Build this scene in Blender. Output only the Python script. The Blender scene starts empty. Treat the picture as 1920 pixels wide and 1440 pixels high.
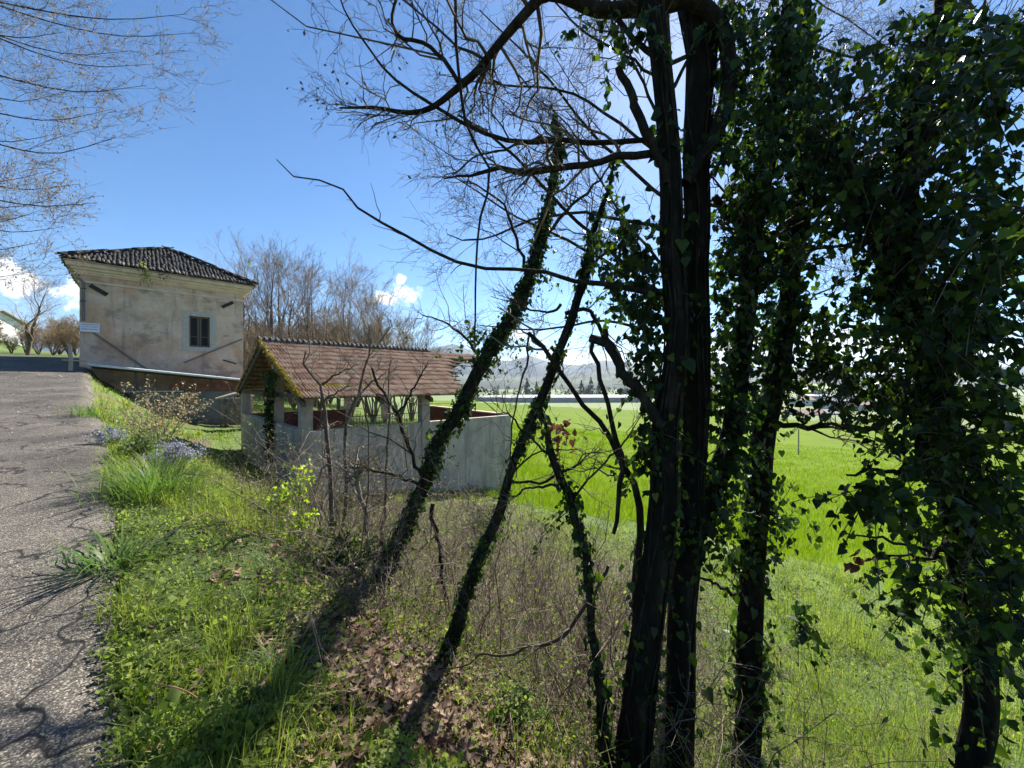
import bpy, math
import numpy as np
from mathutils import Matrix, Vector

sc = bpy.context.scene
COL = sc.collection
EYE, F, V0 = 1.6, 723.0, 718.0
rad = math.radians

# ------------------------------------------------------------------ camera, sky, sun, exposure
cam_d = bpy.data.cameras.new('camera')
cam_d.sensor_width = 36.0
cam_d.lens = 36.0 * F / 1920.0
cam_d.shift_y = -2.0 / 1920.0
cam_d.clip_start, cam_d.clip_end = 0.05, 60000.0
cam = bpy.data.objects.new('camera', cam_d)
COL.objects.link(cam)
cam.location = (0, 0, EYE)
cam.rotation_euler = (rad(90), 0, 0)
sc.camera = cam

SUN_AZ, SUN_EL = 24.2, 40.0          # degrees right of the view axis, above the horizon
sun_dir = Vector((math.sin(rad(SUN_AZ)) * math.cos(rad(SUN_EL)), math.cos(rad(SUN_AZ)) * math.cos(rad(SUN_EL)), math.sin(rad(SUN_EL))))

world = bpy.data.worlds.new('World')
sc.world = world
world.use_nodes = True
wt = world.node_tree
wt.nodes.clear()
def wn(t, **k):
    n = wt.nodes.new(t)
    for a, b in k.items():
        setattr(n, a, b)
    return n
def wmath(op, a, b=None, c=None, clamp=False):
    n = wn('ShaderNodeMath', operation=op, use_clamp=clamp)
    for i, x in enumerate((a, b, c)):
        if x is None:
            continue
        if isinstance(x, (int, float)):
            n.inputs[i].default_value = x
        else:
            wt.links.new(x, n.inputs[i])
    return n.outputs[0]
def wmap(x, a, b, c, d):
    n = wn('ShaderNodeMapRange', interpolation_type='SMOOTHSTEP')
    wt.links.new(x, n.inputs[0])
    for i, q in enumerate((a, b, c, d)):
        n.inputs[i + 1].default_value = q
    return n.outputs[0]
sky = wn('ShaderNodeTexSky', sky_type='NISHITA')
sky.sun_disc = False
sky.sun_elevation = rad(SUN_EL)
sky.sun_rotation = rad(SUN_AZ)
sky.altitude = 1200
sky.air_density, sky.dust_density, sky.ozone_density = 1.0, 0.4, 3.5
wtc = wn('ShaderNodeTexCoord')
wsep = wn('ShaderNodeSeparateXYZ')
wt.links.new(wtc.outputs['Generated'], wsep.inputs[0])
wmp = wn('ShaderNodeMapping')
wmp.inputs['Scale'].default_value = (5.0, 5.0, 13.0)
wmp.inputs['Location'].default_value = (1.7, 0.4, 0.35)
wt.links.new(wtc.outputs['Generated'], wmp.inputs[0])
wno = wn('ShaderNodeTexNoise', noise_dimensions='3D')
wno.inputs['Scale'].default_value = 1.0
wno.inputs['Detail'].default_value = 8.0
wno.inputs['Roughness'].default_value = 0.58
wt.links.new(wmp.outputs[0], wno.inputs['Vector'])
cl_low = wmath('MULTIPLY', wmap(wsep.outputs[2], 0.17, 0.03, 0.0, 1.0), 0.26)
cl_d = wmap(wmath('ADD', wno.outputs[0], cl_low), 0.60, 0.76, 0.0, 1.0)
cl_d = wmath('MULTIPLY', cl_d, wmap(wsep.outputs[2], 0.25, 0.13, 0.0, 1.0))
# the one small cumulus above the far hills, and the bank behind the house
def puff(u, v, sx, sz, amp, lo=0.25, hi=0.75):
    c = Vector(((u - 960) / F, 1.0, (V0 - v) / F)).normalized()
    vs = wn('ShaderNodeVectorMath', operation='SUBTRACT')
    wt.links.new(wtc.outputs['Generated'], vs.inputs[0])
    vs.inputs[1].default_value = c
    vm = wn('ShaderNodeVectorMath', operation='MULTIPLY')
    wt.links.new(vs.outputs[0], vm.inputs[0])
    vm.inputs[1].default_value = (1 / sx, 1 / sx, 1 / sz)
    vl = wn('ShaderNodeVectorMath', operation='LENGTH')
    wt.links.new(vm.outputs[0], vl.inputs[0])
    n2 = wn('ShaderNodeTexNoise')
    n2.inputs['Scale'].default_value = 26.0
    n2.inputs['Detail'].default_value = 6.0
    n2.inputs['Roughness'].default_value = 0.62
    wt.links.new(wtc.outputs['Generated'], n2.inputs['Vector'])
    s = wmath('ADD', wmath('SUBTRACT', 1.0, vl.outputs['Value']), wmath('MULTIPLY', wmath('SUBTRACT', n2.outputs[0], 0.5), amp))
    return wmap(s, lo, hi, 0.0, 1.0)
for args in ((757, 548, 0.062, 0.036, 2.4), (752, 524, 0.022, 0.022, 2.2), (30, 530, 0.11, 0.04, 2.8), (720, 560, 0.07, 0.025, 2.0)):
    cl_d = wmath('MAXIMUM', cl_d, puff(*args))
wmix = wn('ShaderNodeMix', data_type='RGBA')
wt.links.new(cl_d, wmix.inputs['Factor'])
whs = wn('ShaderNodeHueSaturation')
whs.inputs['Saturation'].default_value = 1.17
wt.links.new(sky.outputs[0], whs.inputs['Color'])
wt.links.new(whs.outputs[0], wmix.inputs[6])
wmix.inputs[7].default_value = (8.0, 8.1, 8.3, 1)
wbg = wn('ShaderNodeBackground')
wbg.inputs['Strength'].default_value = 0.06
wt.links.new(wmix.outputs[2], wbg.inputs['Color'])
wout = wn('ShaderNodeOutputWorld')
wt.links.new(wbg.outputs[0], wout.inputs[0])

sun_d = bpy.data.lights.new('sun', 'SUN')
sun_d.energy = 5.0
sun_d.angle = rad(0.53)
sun_d.color = (1.0, 0.95, 0.86)
sun = bpy.data.objects.new('sun', sun_d)
COL.objects.link(sun)
sun.rotation_euler = sun_dir.to_track_quat('Z', 'Y').to_euler()

vs_ = sc.view_settings
vs_.view_transform, vs_.look, vs_.exposure, vs_.gamma = 'Standard', 'None', 1.62, 1.0
vs_.use_curve_mapping = False
cy = sc.cycles
cy.max_bounces, cy.diffuse_bounces, cy.glossy_bounces = 6, 3, 2
cy.transmission_bounces, cy.transparent_max_bounces, cy.volume_bounces = 4, 8, 0
cy.use_adaptive_sampling = True
cy.adaptive_threshold = 0.02
cy.use_denoising = True
cy.denoising_prefilter = 'ACCURATE'

# ------------------------------------------------------------------ helpers
rng = np.random.default_rng(7)
def P(u, v, Y):
    """the point seen at pixel (u, v) of the survey photo when it stands Y metres ahead"""
    return np.array(((u - 960) / F * Y, Y, EYE - (v - V0) / F * Y))
def nz(a):
    return a / np.maximum(np.linalg.norm(a, axis=-1, keepdims=True), 1e-9)
def smooth(a, b, x):
    t = np.clip((x - a) / (b - a), 0, 1)
    return t * t * (3 - 2 * t)
def _h(ix, iy, s):
    n = (ix * 374761393 + iy * 668265263 + s * 974634777) & 0xFFFFFFFF
    n = ((n ^ (n >> 13)) * 1274126177) & 0xFFFFFFFF
    return ((n ^ (n >> 16)) & 0xFFFF) / 65535.0
def vnoise(x, y, s=0):
    x = np.asarray(x, float); y = np.asarray(y, float)
    ix = np.floor(x).astype(np.int64); iy = np.floor(y).astype(np.int64)
    fx = x - ix; fy = y - iy
    fx = fx * fx * (3 - 2 * fx); fy = fy * fy * (3 - 2 * fy)
    a = _h(ix, iy, s) * (1 - fx) + _h(ix + 1, iy, s) * fx
    b = _h(ix, iy + 1, s) * (1 - fx) + _h(ix + 1, iy + 1, s) * fx
    return a * (1 - fy) + b * fy
def fbm(x, y, s=0, o=4):
    t, a, n = 0.0, 0.5, 0.0
    for k in range(o):
        t = t + a * vnoise(x * 2 ** k, y * 2 ** k, s + k); n += a; a *= 0.5
    return t / n

class MB:
    """collects faces of one size for ONE mesh object"""
    def __init__(s):
        s.v, s.f, s.r, s.n = [], [], [], 0
    def add(s, V, Fc, r=None):
        V = np.asarray(V, float).reshape(-1, 3); Fc = np.asarray(Fc, np.int64)
        if Fc.shape[1] == 3:
            Fc = np.column_stack((Fc, Fc[:, 2] * 0 - 1))
        s.f.append(np.where(Fc >= 0, Fc + s.n, -1)); s.v.append(V); s.n += len(V)
        s.r.append(np.full(len(V), 0.5) if r is None else np.broadcast_to(r, (len(V),)))
        return s
    def box(s, o, ax, ay, az, r=None):
        o, ax, ay, az = (np.asarray(q, float) for q in (o, ax, ay, az))
        V = [o + i * ax + j * ay + k * az for k in (0, 1) for j in (0, 1) for i in (0, 1)]
        if np.dot(np.cross(ax, ay), az) < 0:
            return s.add(V, [(0, 1, 3, 2), (4, 6, 7, 5), (0, 4, 5, 1), (2, 3, 7, 6), (0, 2, 6, 4), (1, 5, 7, 3)], r)
        return s.add(V, [(0, 2, 3, 1), (4, 5, 7, 6), (0, 1, 5, 4), (2, 6, 7, 3), (0, 4, 6, 2), (1, 3, 7, 5)], r)
    def tube(s, pts, radii, k=8, r=None):
        V, Fc = tubes(np.asarray(pts, float)[None], np.asarray(radii, float)[None], k)
        return s.add(V, Fc, r)
    def build(s, name, mat, parent=None, smooth_=False, **props):
        V = np.concatenate(s.v) if s.v else np.zeros((0, 3)); Fc = np.concatenate(s.f); r = np.concatenate(s.r)
        return mk(name, V, Fc, mat, parent, r, smooth_, **props)

def mk(name, V, Fc, mat, parent=None, r=None, smooth_=False, attrs=None, **props):
    V = np.asarray(V, float)
    me = bpy.data.meshes.new(name)
    Fc = np.asarray(Fc, np.int64)
    if Fc.shape[1] == 4 and (Fc[:, 3] < 0).any():
        cnt = np.where(Fc[:, 3] < 0, 3, 4)
        loops = Fc.reshape(-1)[(Fc >= 0).reshape(-1)]
    else:
        cnt = np.full(len(Fc), Fc.shape[1]); loops = Fc.reshape(-1)
    org = np.array(parent.location) if parent is not None and parent.type == 'EMPTY' else (np.array(parent['org']) if parent is not None else V.mean(0) * np.array((1, 1, 0)) + np.array((0, 0, V[:, 2].min())))
    if parent is None:
        loc = org
    else:
        loc = np.zeros(3)
    me.vertices.add(len(V)); me.vertices.foreach_set('co', (V - org).astype(np.float32).ravel())
    me.loops.add(len(loops)); me.loops.foreach_set('vertex_index', loops.astype(np.int32))
    me.polygons.add(len(Fc))
    st = np.concatenate(([0], np.cumsum(cnt)[:-1])).astype(np.int32)
    me.polygons.foreach_set('loop_start', st)
    if r is not None:
        a = me.attributes.new('rnd', 'FLOAT', 'POINT'); a.data.foreach_set('value', np.asarray(r, np.float32))
    for k, q in (attrs or {}).items():
        a = me.attributes.new(k, 'FLOAT_COLOR', 'POINT'); a.data.foreach_set('color', np.asarray(q, np.float32).ravel())
    me.update(calc_edges=True)
    me.polygons.foreach_set('use_smooth', np.full(len(Fc), bool(smooth_)))
    me.materials.append(mat)
    o = bpy.data.objects.new(name, me)
    COL.objects.link(o)
    o.location = loc
    if parent is not None:
        o.parent = parent
    o['org'] = [float(q) for q in org]
    for k, q in props.items():
        o[k] = q
    return o
def piece(name, me, M4, parent, **props):
    o = bpy.data.objects.new(name, me)
    COL.objects.link(o)
    org = parent.location if parent.type == 'EMPTY' else Vector(parent['org'])
    o.parent = parent
    o.matrix_local = Matrix.Translation(-Vector(org)) @ M4
    for k, q in props.items():
        o[k] = q
    return o
def mesh_only(name, V, Fc, mat, r=None, smooth_=False):
    o = mk(name, V, Fc, mat, None, r, smooth_)
    me = o.data
    off = Vector(o['org'])
    me.transform(Matrix.Translation(off))
    bpy.data.objects.remove(o)
    return me
def thing(name, label, cat, loc, group=None):
    o = bpy.data.objects.new(name, None)
    COL.objects.link(o)
    o.location = [float(q) for q in loc]
    o.empty_display_size = 0.2
    o['label'] = label; o['category'] = cat
    if group: o['group'] = group
    return o
def tag(o, label, cat, group=None):
    o['label'] = label; o['category'] = cat
    if group: o['group'] = group
    return o

def tubes(Pt, Rt, k):
    Pt = np.asarray(Pt, float); Rt = np.asarray(Rt, float)
    N, m, _ = Pt.shape
    T = nz(np.gradient(Pt, axis=1))
    D = nz(Pt[:, -1] - Pt[:, 0])
    ax = np.argmin(np.abs(D), axis=1)
    ref = np.eye(3)[ax][:, None, :]
    n1 = nz(np.cross(T, np.broadcast_to(ref, T.shape)))
    n2 = np.cross(T, n1)
    a = np.arange(k) * 2 * math.pi / k
    V = Pt[:, :, None, :] + Rt[:, :, None, None] * (n1[:, :, None, :] * np.cos(a)[None, None, :, None] + n2[:, :, None, :] * np.sin(a)[None, None, :, None])
    i = np.arange(N)[:, None, None] * m * k + np.arange(m - 1)[None, :, None] * k
    j = np.arange(k)[None, None, :]; j2 = (j + 1) % k
    Fc = np.stack(np.broadcast_arrays(i + j, i + k + j, i + k + j2, i + j2), -1).reshape(-1, 4)
    return V.reshape(-1, 3), Fc
def spline(pts, m):
    """pts (n, 4): x y z radius; Catmull-Rom, m samples"""
    p = np.asarray(pts, float)
    e = np.vstack((2 * p[0] - p[1], p, 2 * p[-1] - p[-2]))
    n = len(p) - 1
    L = np.concatenate(([0], np.cumsum(np.linalg.norm(np.diff(p[:, :3], axis=0), axis=1))))
    s = np.linspace(0, L[-1], m)
    i = np.clip(np.searchsorted(L, s, side='right') - 1, 0, n - 1)
    t = ((s - L[i]) / np.maximum(L[i + 1] - L[i], 1e-9))[:, None]
    a, b, c, d = e[i], e[i + 1], e[i + 2], e[i + 3]
    q = 0.5 * ((2 * b) + (-a + c) * t + (2 * a - 5 * b + 4 * c - d) * t ** 2 + (-a + 3 * b - 3 * c + d) * t ** 3)
    q[:, 3] = np.maximum(q[:, 3], 0.0008)
    return q
def grow(Pp, Rp, n, L, ang=0.8, asd=0.25, smin=0.2, smax=1.0, m=4, up=0.0, wig=0.08, rf=0.5, rmin=0.0012, rng=rng, taper=0.35, Lsd=0.35, dirbias=None):
    N, mm, _ = Pp.shape
    par = np.repeat(np.arange(N), n)
    s = rng.uniform(smin, smax, len(par)) * (mm - 1)
    i0 = np.clip(np.floor(s).astype(int), 0, mm - 2); f = (s - i0)[:, None]
    p0 = Pp[par, i0] * (1 - f) + Pp[par, i0 + 1] * f
    r0 = Rp[par, i0] * (1 - f[:, 0]) + Rp[par, i0 + 1] * f[:, 0]
    T = nz(Pp[par, i0 + 1] - Pp[par, i0])
    q = rng.normal(size=T.shape)
    if dirbias is not None: q = q + np.asarray(dirbias)
    q = nz(q - (q * T).sum(1, keepdims=True) * T)
    a = np.clip(rng.normal(ang, asd, len(par)), 0.1, 1.6)[:, None]
    d = np.cos(a) * T + np.sin(a) * q
    ln = (L * (1 - 0.55 * s / (mm - 1)) * np.exp(rng.normal(0, Lsd, len(par))))[:, None, None]
    t = np.linspace(0, 1, m)[None, :, None]
    w = np.cumsum(rng.normal(0, wig, (len(par), m, 3)), axis=1); w[:, 0] = 0
    Q = p0[:, None] + d[:, None] * ln * t + np.array((0, 0, up)) * ln * t ** 2 + w * ln
    Rr = np.maximum(r0 * rf, rmin)[:, None] * np.linspace(1, taper, m)[None]
    return Q, np.maximum(Rr, rmin * 0.8)

# ------------------------------------------------------------------ materials
MATS = {}
def mat(name, ramp, rough=0.8, trans=0.0, scale=0.0, detail=5, mix=0.5, bump=0.0, bscale=30.0, spec=0.3, attr=None, stretch=None, metal=0.0, patches=None, wear=None):
    """ramp: [(pos, rgb)] driven by the rnd attribute / object random mixed with a noise (scale > 0)"""
    if name in MATS: return MATS[name]
    m = bpy.data.materials.new(name); m.use_nodes = True
    nt = m.node_tree; nt.nodes.clear()
    N = lambda t, **k: _set(nt.nodes.new(t), k)
    Lk = nt.links.new
    out = N('ShaderNodeOutputMaterial'); bs = N('ShaderNodeBsdfPrincipled')
    bs.inputs['Roughness'].default_value = rough
    bs.inputs['Specular IOR Level'].default_value = spec
    bs.inputs['Metallic'].default_value = metal
    geo = N('ShaderNodeNewGeometry')
    tc = N('ShaderNodeTexCoord')
    at = N('ShaderNodeAttribute'); at.attribute_name = 'rnd'
    oi = N('ShaderNodeObjectInfo')
    ad = N('ShaderNodeMath', operation='ADD'); Lk(at.outputs['Fac'], ad.inputs[0]); Lk(oi.outputs['Random'], ad.inputs[1])
    fr = N('ShaderNodeMath', operation='FRACT'); Lk(ad.outputs[0], fr.inputs[0])
    fac = fr.outputs[0]
    vec = geo.outputs['Position']
    if stretch:
        mp = N('ShaderNodeMapping'); mp.inputs['Scale'].default_value = stretch; Lk(vec, mp.inputs[0]); vec = mp.outputs[0]
    if scale > 0:
        no = N('ShaderNodeTexNoise'); no.inputs['Scale'].default_value = scale; no.inputs['Detail'].default_value = detail
        no.inputs['Roughness'].default_value = 0.62
        Lk(vec, no.inputs['Vector'])
        mr = N('ShaderNodeMapRange'); mr.inputs[1].default_value = 0.28; mr.inputs[2].default_value = 0.72; Lk(no.outputs[0], mr.inputs[0])
        mx = N('ShaderNodeMix', data_type='FLOAT'); mx.inputs[0].default_value = mix
        Lk(fac, mx.inputs[2]); Lk(mr.outputs[0], mx.inputs[3]); fac = mx.outputs[0]
    cr = N('ShaderNodeValToRGB')
    el = cr.color_ramp.elements
    while len(el) < len(ramp): el.new(0.5)
    for e, (p_, c_) in zip(el, ramp):
        e.position = p_; e.color = (*c_, 1)
    Lk(fac, cr.inputs[0])
    colr = cr.outputs[0]
    if attr:
        a2 = N('ShaderNodeAttribute'); a2.attribute_name = attr
        m2 = N('ShaderNodeMix', data_type='RGBA', blend_type='MULTIPLY'); m2.inputs[0].default_value = 1.0
        Lk(a2.outputs['Color'], m2.inputs[6]); Lk(colr, m2.inputs[7]); colr = m2.outputs[2]
    for (sc_, lo, hi, c_, amt, seed, st_) in (patches or []):
        v2 = geo.outputs['Position']
        mp = N('ShaderNodeMapping'); mp.inputs['Location'].default_value = (seed, seed * .7, seed * .3); mp.inputs['Scale'].default_value = st_; Lk(v2, mp.inputs[0])
        no = N('ShaderNodeTexNoise'); no.inputs['Scale'].default_value = sc_; no.inputs['Detail'].default_value = 6; no.inputs['Roughness'].default_value = 0.65
        Lk(mp.outputs[0], no.inputs['Vector'])
        mr = N('ShaderNodeMapRange'); mr.inputs[1].default_value = lo; mr.inputs[2].default_value = hi; mr.inputs[4].default_value = amt; Lk(no.outputs[0], mr.inputs[0])
        m2 = N('ShaderNodeMix', data_type='RGBA'); Lk(mr.outputs[0], m2.inputs[0]); Lk(colr, m2.inputs[6]); m2.inputs[7].default_value = (*c_, 1); colr = m2.outputs[2]
    Lk(colr, bs.inputs['Base Color'])
    if bump > 0:
        nb = N('ShaderNodeTexNoise'); nb.inputs['Scale'].default_value = bscale; nb.inputs['Detail'].default_value = 6
        Lk(vec, nb.inputs['Vector'])
        bp = N('ShaderNodeBump'); bp.inputs['Strength'].default_value = bump; bp.inputs['Distance'].default_value = 0.02
        Lk(nb.outputs[0], bp.inputs['Height']); Lk(bp.outputs[0], bs.inputs['Normal'])
    if trans > 0:
        tr = N('ShaderNodeBsdfTranslucent'); Lk(colr, tr.inputs[0])
        hs = N('ShaderNodeHueSaturation'); hs.inputs['Saturation'].default_value = 1.12; hs.inputs['Value'].default_value = 1.75
        Lk(colr, hs.inputs['Color']); Lk(hs.outputs[0], tr.inputs[0])
        ms = N('ShaderNodeMixShader'); ms.inputs[0].default_value = trans
        Lk(bs.outputs[0], ms.inputs[1]); Lk(tr.outputs[0], ms.inputs[2]); Lk(ms.outputs[0], out.inputs[0])
    else:
        Lk(bs.outputs[0], out.inputs[0])
    MATS[name] = m
    return m
def _set(n, k):
    for a, b in k.items(): setattr(n, a, b)
    return n

BARK = mat('bark', [(0, (.006, .005, .004)), (.6, (.018, .015, .011)), (1, (.048, .040, .030))], .95, scale=14, mix=.9, bump=1.0, bscale=45, stretch=(1, 1, .3), spec=.08)
BARK2 = mat('bark_mossy', [(0, (.010, .008, .006)), (.55, (.03, .025, .018)), (1, (.075, .066, .036))], .95, scale=18, mix=.9, bump=.9, bscale=60, stretch=(1, 1, .4), spec=.08)
TWIG = mat('twig', [(0, (.04, .03, .018)), (.5, (.095, .073, .047)), (1, (.21, .17, .11))], .85, spec=.1, scale=3, mix=.4)
TWIGL = mat('twig_pale', [(0, (.06, .045, .034)), (.5, (.15, .12, .09)), (1, (.33, .28, .22))], .75, scale=2, mix=.4)
TWIGR = mat('twig_reddish', [(0, (.05, .03, .025)), (.5, (.12, .08, .065)), (1, (.25, .18, .15))], .75, scale=2, mix=.4)
BUD = mat('bud', [(0, (.22, .18, .10)), (1, (.40, .33, .17))], .7, trans=.3)
IVY = mat('ivy_leaf', [(0, (.007, .015, .005)), (.5, (.017, .036, .008)), (.75, (.04, .075, .012)), (1, (.14, .19, .02))], .45, trans=.36, scale=9, mix=.25, spec=.25)
GRASS = mat('grass_blade', [(0, (.07, .115, .016)), (.45, (.145, .205, .034)), (.78, (.24, .265, .06)), (1, (.40, .36, .19))], .7, trans=.45, scale=1.3, mix=.45, spec=.15)
WEED = mat('weed_leaf', [(0, (.06, .095, .016)), (.5, (.145, .20, .036)), (.85, (.22, .255, .075)), (1, (.30, .28, .14))], .65, trans=.42, scale=1.6, mix=.5, spec=.18)
WHEAT = mat('wheat_blade', [(0, (.062, .115, .003)), (.5, (.10, .165, .005)), (1, (.145, .205, .009))], .8, trans=.45, scale=.22, mix=.6, spec=.06)
DRY = mat('dry_stem', [(0, (.16, .115, .075)), (.5, (.30, .23, .155)), (1, (.46, .38, .28))], .8, trans=.15)
DEADL = mat('dead_leaf', [(0, (.05, .027, .016)), (.5, (.13, .078, .046)), (.85, (.26, .175, .115)), (1, (.46, .36, .27))], .7, trans=.2, scale=14, mix=.25)
MOSS = mat('moss', [(0, (.10, .08, .02)), (.5, (.19, .15, .03)), (1, (.30, .25, .08))], .9, trans=.2)
# ------------------------------------------------------------------ the lie of the land
RD, RB = np.array((-.72, .694)), np.array((.694, .72))     # along the road, and to its right
DB = np.array((-100, 0, .4, .85, 1.7, 2.6, 3.4, 5, 8, 11, 17, 30, 60, 120, 200, 300, 6000.))
DZ = np.array((0, 0, .05, .15, .62, 1.28, 1.80, 2.3, 2.95, 3.5, 4.5, 6.1, 9, 13.5, 17, 18, 18.))
RA = np.array((-40, 0, 5, 11, 17, 22, 31, 45, 80.))
RZ = np.array((-1.5, .0, .30, .85, 1.0, 1.75, 2.75, 3.9, 6.5))
def rise(a):
    a = np.clip(a, -30, 31)
    return .07 * a + .0008 * a * a
def ab(x, y):
    return x * RD[0] + y * RD[1], x * RB[0] + y * RB[1]
def xy(a, b):
    return a * RD[0] + b * RB[0], a * RD[1] + b * RB[1]
def edge(a):
    return -.04 * np.clip(a - 8, 0, 30) + .06 * (vnoise(a * 1.3, a * 0, 5) - .5) + .07 * (vnoise(a * 4.3, a * 0, 6) - .5) + .045 * (1 - smooth(2.5, 7, a))
def ground(x, y, fine=True):
    x = np.asarray(x, float); y = np.asarray(y, float)
    a, b = ab(x, y)
    m = smooth(.6, 3.0, b)
    r = rise(a) + .055 * np.clip(a - 31, 0, 60)
    r = r * (1 - m) + np.interp(a, RA, RZ) * m
    w = 1 - smooth(14, 90, b)
    z = r * w - np.interp(b + .22 * np.clip(a - 6, 0, 9) * smooth(-.6, .4, b - edge(a)) * (1 - smooth(3, 7, b)), DB, DZ)
    z = z + 1.6 * smooth(-6.0, -11, b) + .12 * np.clip(-11 - b, 0, 60)
    if fine:
        rr = np.hypot(x, y)
        off = smooth(edge(a) + .0, edge(a) + .5, b)
        z = z + off * ((fbm(x * .9, y * .9, 11, 3) - .5) * .22 * smooth(0, 2, b) + (fbm(x * 4, y * 4, 12, 3) - .5) * .09) * (1 - smooth(20, 60, rr))
        left = smooth(-6.2, -7.2, b)
        z = z + left * (fbm(x, y, 13, 3) - .5) * .3
    return z
def G(x, y):
    return np.array((x, y, float(ground(x, y))))
def bfield(a):
    return np.where(a > 5, 14 - (a - 5) * 1.15, 14 + .5 * (5 - a) * (a > 0) * .6) + .8 * (vnoise(a * .7, a * 0, 9) - .5) + .5 * (vnoise(a * 2.9, a * 0, 8) - .5)
def is_field(a, b):
    return (b > np.maximum(bfield(a), 8.8)) & (b < 255) & (a > -200) & (a < np.where(b < 40, 16 + b * .8, 48 + (b - 40) * 1.6))

# one ground sheet to the horizon
nphi, nr = 720, 230
rr = np.concatenate(([0.0], np.geomspace(.35, 9000, nr)))
ph = np.arange(nphi) * 2 * math.pi / nphi
gx = rr[:, None] * np.sin(ph)[None]; gy = rr[:, None] * np.cos(ph)[None]
gz = ground(gx, gy)
ga, gb = ab(gx, gy)
onroad = (gb < edge(ga) + .02) & (gb > -5.3) & (ga < 33)
gz = gz - .05 * onroad
V = np.stack((gx, gy, gz), -1).reshape(-1, 3)
i = np.arange(nr)[:, None] * nphi + np.arange(nphi)[None]
j = np.arange(nr)[:, None] * nphi + (np.arange(nphi)[None] + 1) % nphi
Fg = np.stack((i, j, j + nphi, i + nphi), -1).reshape(-1, 4)[:, ::-1]
soil = np.array((.085, .062, .040)); lawn = np.array((.075, .125, .022)); plainc = np.array((.10, .135, .045)); strip = np.array((.115, .135, .05))
lit = smooth(.55, .75, fbm(gx * 1.1, gy * 1.1, 21, 3) + .35 * np.exp(-((ga - 1.9) ** 2 / 2.2 + (gb - 1.15) ** 2 / .5)) - .25 * smooth(4, 9, gb))[..., None]
alb = lawn * (1 - lit) + soil * lit
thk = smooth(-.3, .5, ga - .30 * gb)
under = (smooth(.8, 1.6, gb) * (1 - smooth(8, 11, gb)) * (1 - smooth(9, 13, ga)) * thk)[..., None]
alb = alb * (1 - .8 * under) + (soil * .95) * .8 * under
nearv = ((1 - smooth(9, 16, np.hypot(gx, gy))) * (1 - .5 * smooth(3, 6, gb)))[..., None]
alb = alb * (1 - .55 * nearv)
far = smooth(150, 330, np.hypot(gx, gy))[..., None]
pn = np.floor(fbm(gx / 260, gy / 190, 31, 2) * 7)
pc = _h(pn.astype(int), pn.astype(int) * 0 + 3, 4)[..., None]
pcol = plainc * (.75 + .5 * pc) + pc * np.array((.02, .03, -.01))
alb = alb * (1 - far) + pcol * far
alb4 = np.concatenate((alb, np.ones(alb.shape[:2] + (1,))), -1).reshape(-1, 4)
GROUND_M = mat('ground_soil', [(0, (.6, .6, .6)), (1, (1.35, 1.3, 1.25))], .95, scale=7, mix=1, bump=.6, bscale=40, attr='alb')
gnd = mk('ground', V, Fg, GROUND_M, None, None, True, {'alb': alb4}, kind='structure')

# the field of young wheat: its own sheet laid 3 cm above the soil
fm = is_field(ga, gb)
fi = fm[:-1] & fm[1:] & np.roll(fm, -1, 1)[:-1] & np.roll(fm, -1, 1)[1:] & (rr[:-1, None] > 4)
Ff = Fg[fi.reshape(-1)]
u_, inv = np.unique(Ff, return_inverse=True)
FIELD_M = mat('field_green', [(0, (.075, .122, .004)), (.5, (.098, .150, .005)), (1, (.13, .18, .010))], .95, spec=.04, scale=.16, mix=1, detail=8, stretch=(1, 2.2, 1), patches=[(.9, .5, .62, (.065, .115, .004), .55, 4, (.12, 1.6, 1)), (.05, .52, .66, (.14, .165, .02), .5, 7, (1, 1, 1))])
mk('field', V[u_] + (0, 0, .012), inv.reshape(-1, 4), FIELD_M, None, np.full(len(u_), .5), True, kind='structure')

# the road: a strip of worn chip asphalt with a ragged right edge
na, nb = 420, 26
ra = np.concatenate((np.linspace(-14, 12, 300), np.linspace(12.2, 31.5, 120)))
eb = edge(ra)
tb = np.linspace(0, 1, nb) ** .5
rb = -5.2 + (eb[:, None] + 5.2) * tb[None]
rx, ry = xy(ra[:, None] + 0 * rb, rb)
rz = ground(rx, ry, False) + .006 * (fbm(rx * 1.5, ry * 1.5, 41, 3) - .5) - .02 * smooth(-.10, 0, rb - eb[:, None])
V = np.stack((rx, ry, rz), -1).reshape(-1, 3)
i = np.arange(na - 1)[:, None] * nb + np.arange(nb - 1)[None]
Fr = np.stack((i, i + nb, i + nb + 1, i + 1), -1).reshape(-1, 4)
m = bpy.data.materials.new('asphalt'); m.use_nodes = True
nt = m.node_tree; bs = nt.nodes['Principled BSDF']; Lk = nt.links.new
geo = nt.nodes.new('ShaderNodeNewGeometry')
vo = nt.nodes.new('ShaderNodeTexVoronoi'); vo.inputs['Scale'].default_value = 175
Lk(geo.outputs['Position'], vo.inputs['Vector'])
hs = nt.nodes.new('ShaderNodeSeparateColor'); Lk(vo.outputs['Color'], hs.inputs[0])
cr = nt.nodes.new('ShaderNodeValToRGB'); e = cr.color_ramp.elements
e[0].position, e[0].color = 0.0, (.024, .021, .018, 1); e[1].position, e[1].color = .62, (.085, .075, .063, 1)
q = e.new(.86); q.color = (.175, .152, .124, 1); q = e.new(1.0); q.color = (.34, .30, .235, 1)
Lk(hs.outputs[0], cr.inputs[0])
nn = nt.nodes.new('ShaderNodeTexNoise'); nn.inputs['Scale'].default_value = 1.1; nn.inputs['Detail'].default_value = 8; Lk(geo.outputs['Position'], nn.inputs['Vector'])
mr = nt.nodes.new('ShaderNodeMapRange'); mr.inputs[1].default_value = .3; mr.inputs[2].default_value = .7; mr.inputs[3].default_value = .6; mr.inputs[4].default_value = 1.3; Lk(nn.outputs[0], mr.inputs[0])
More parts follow.
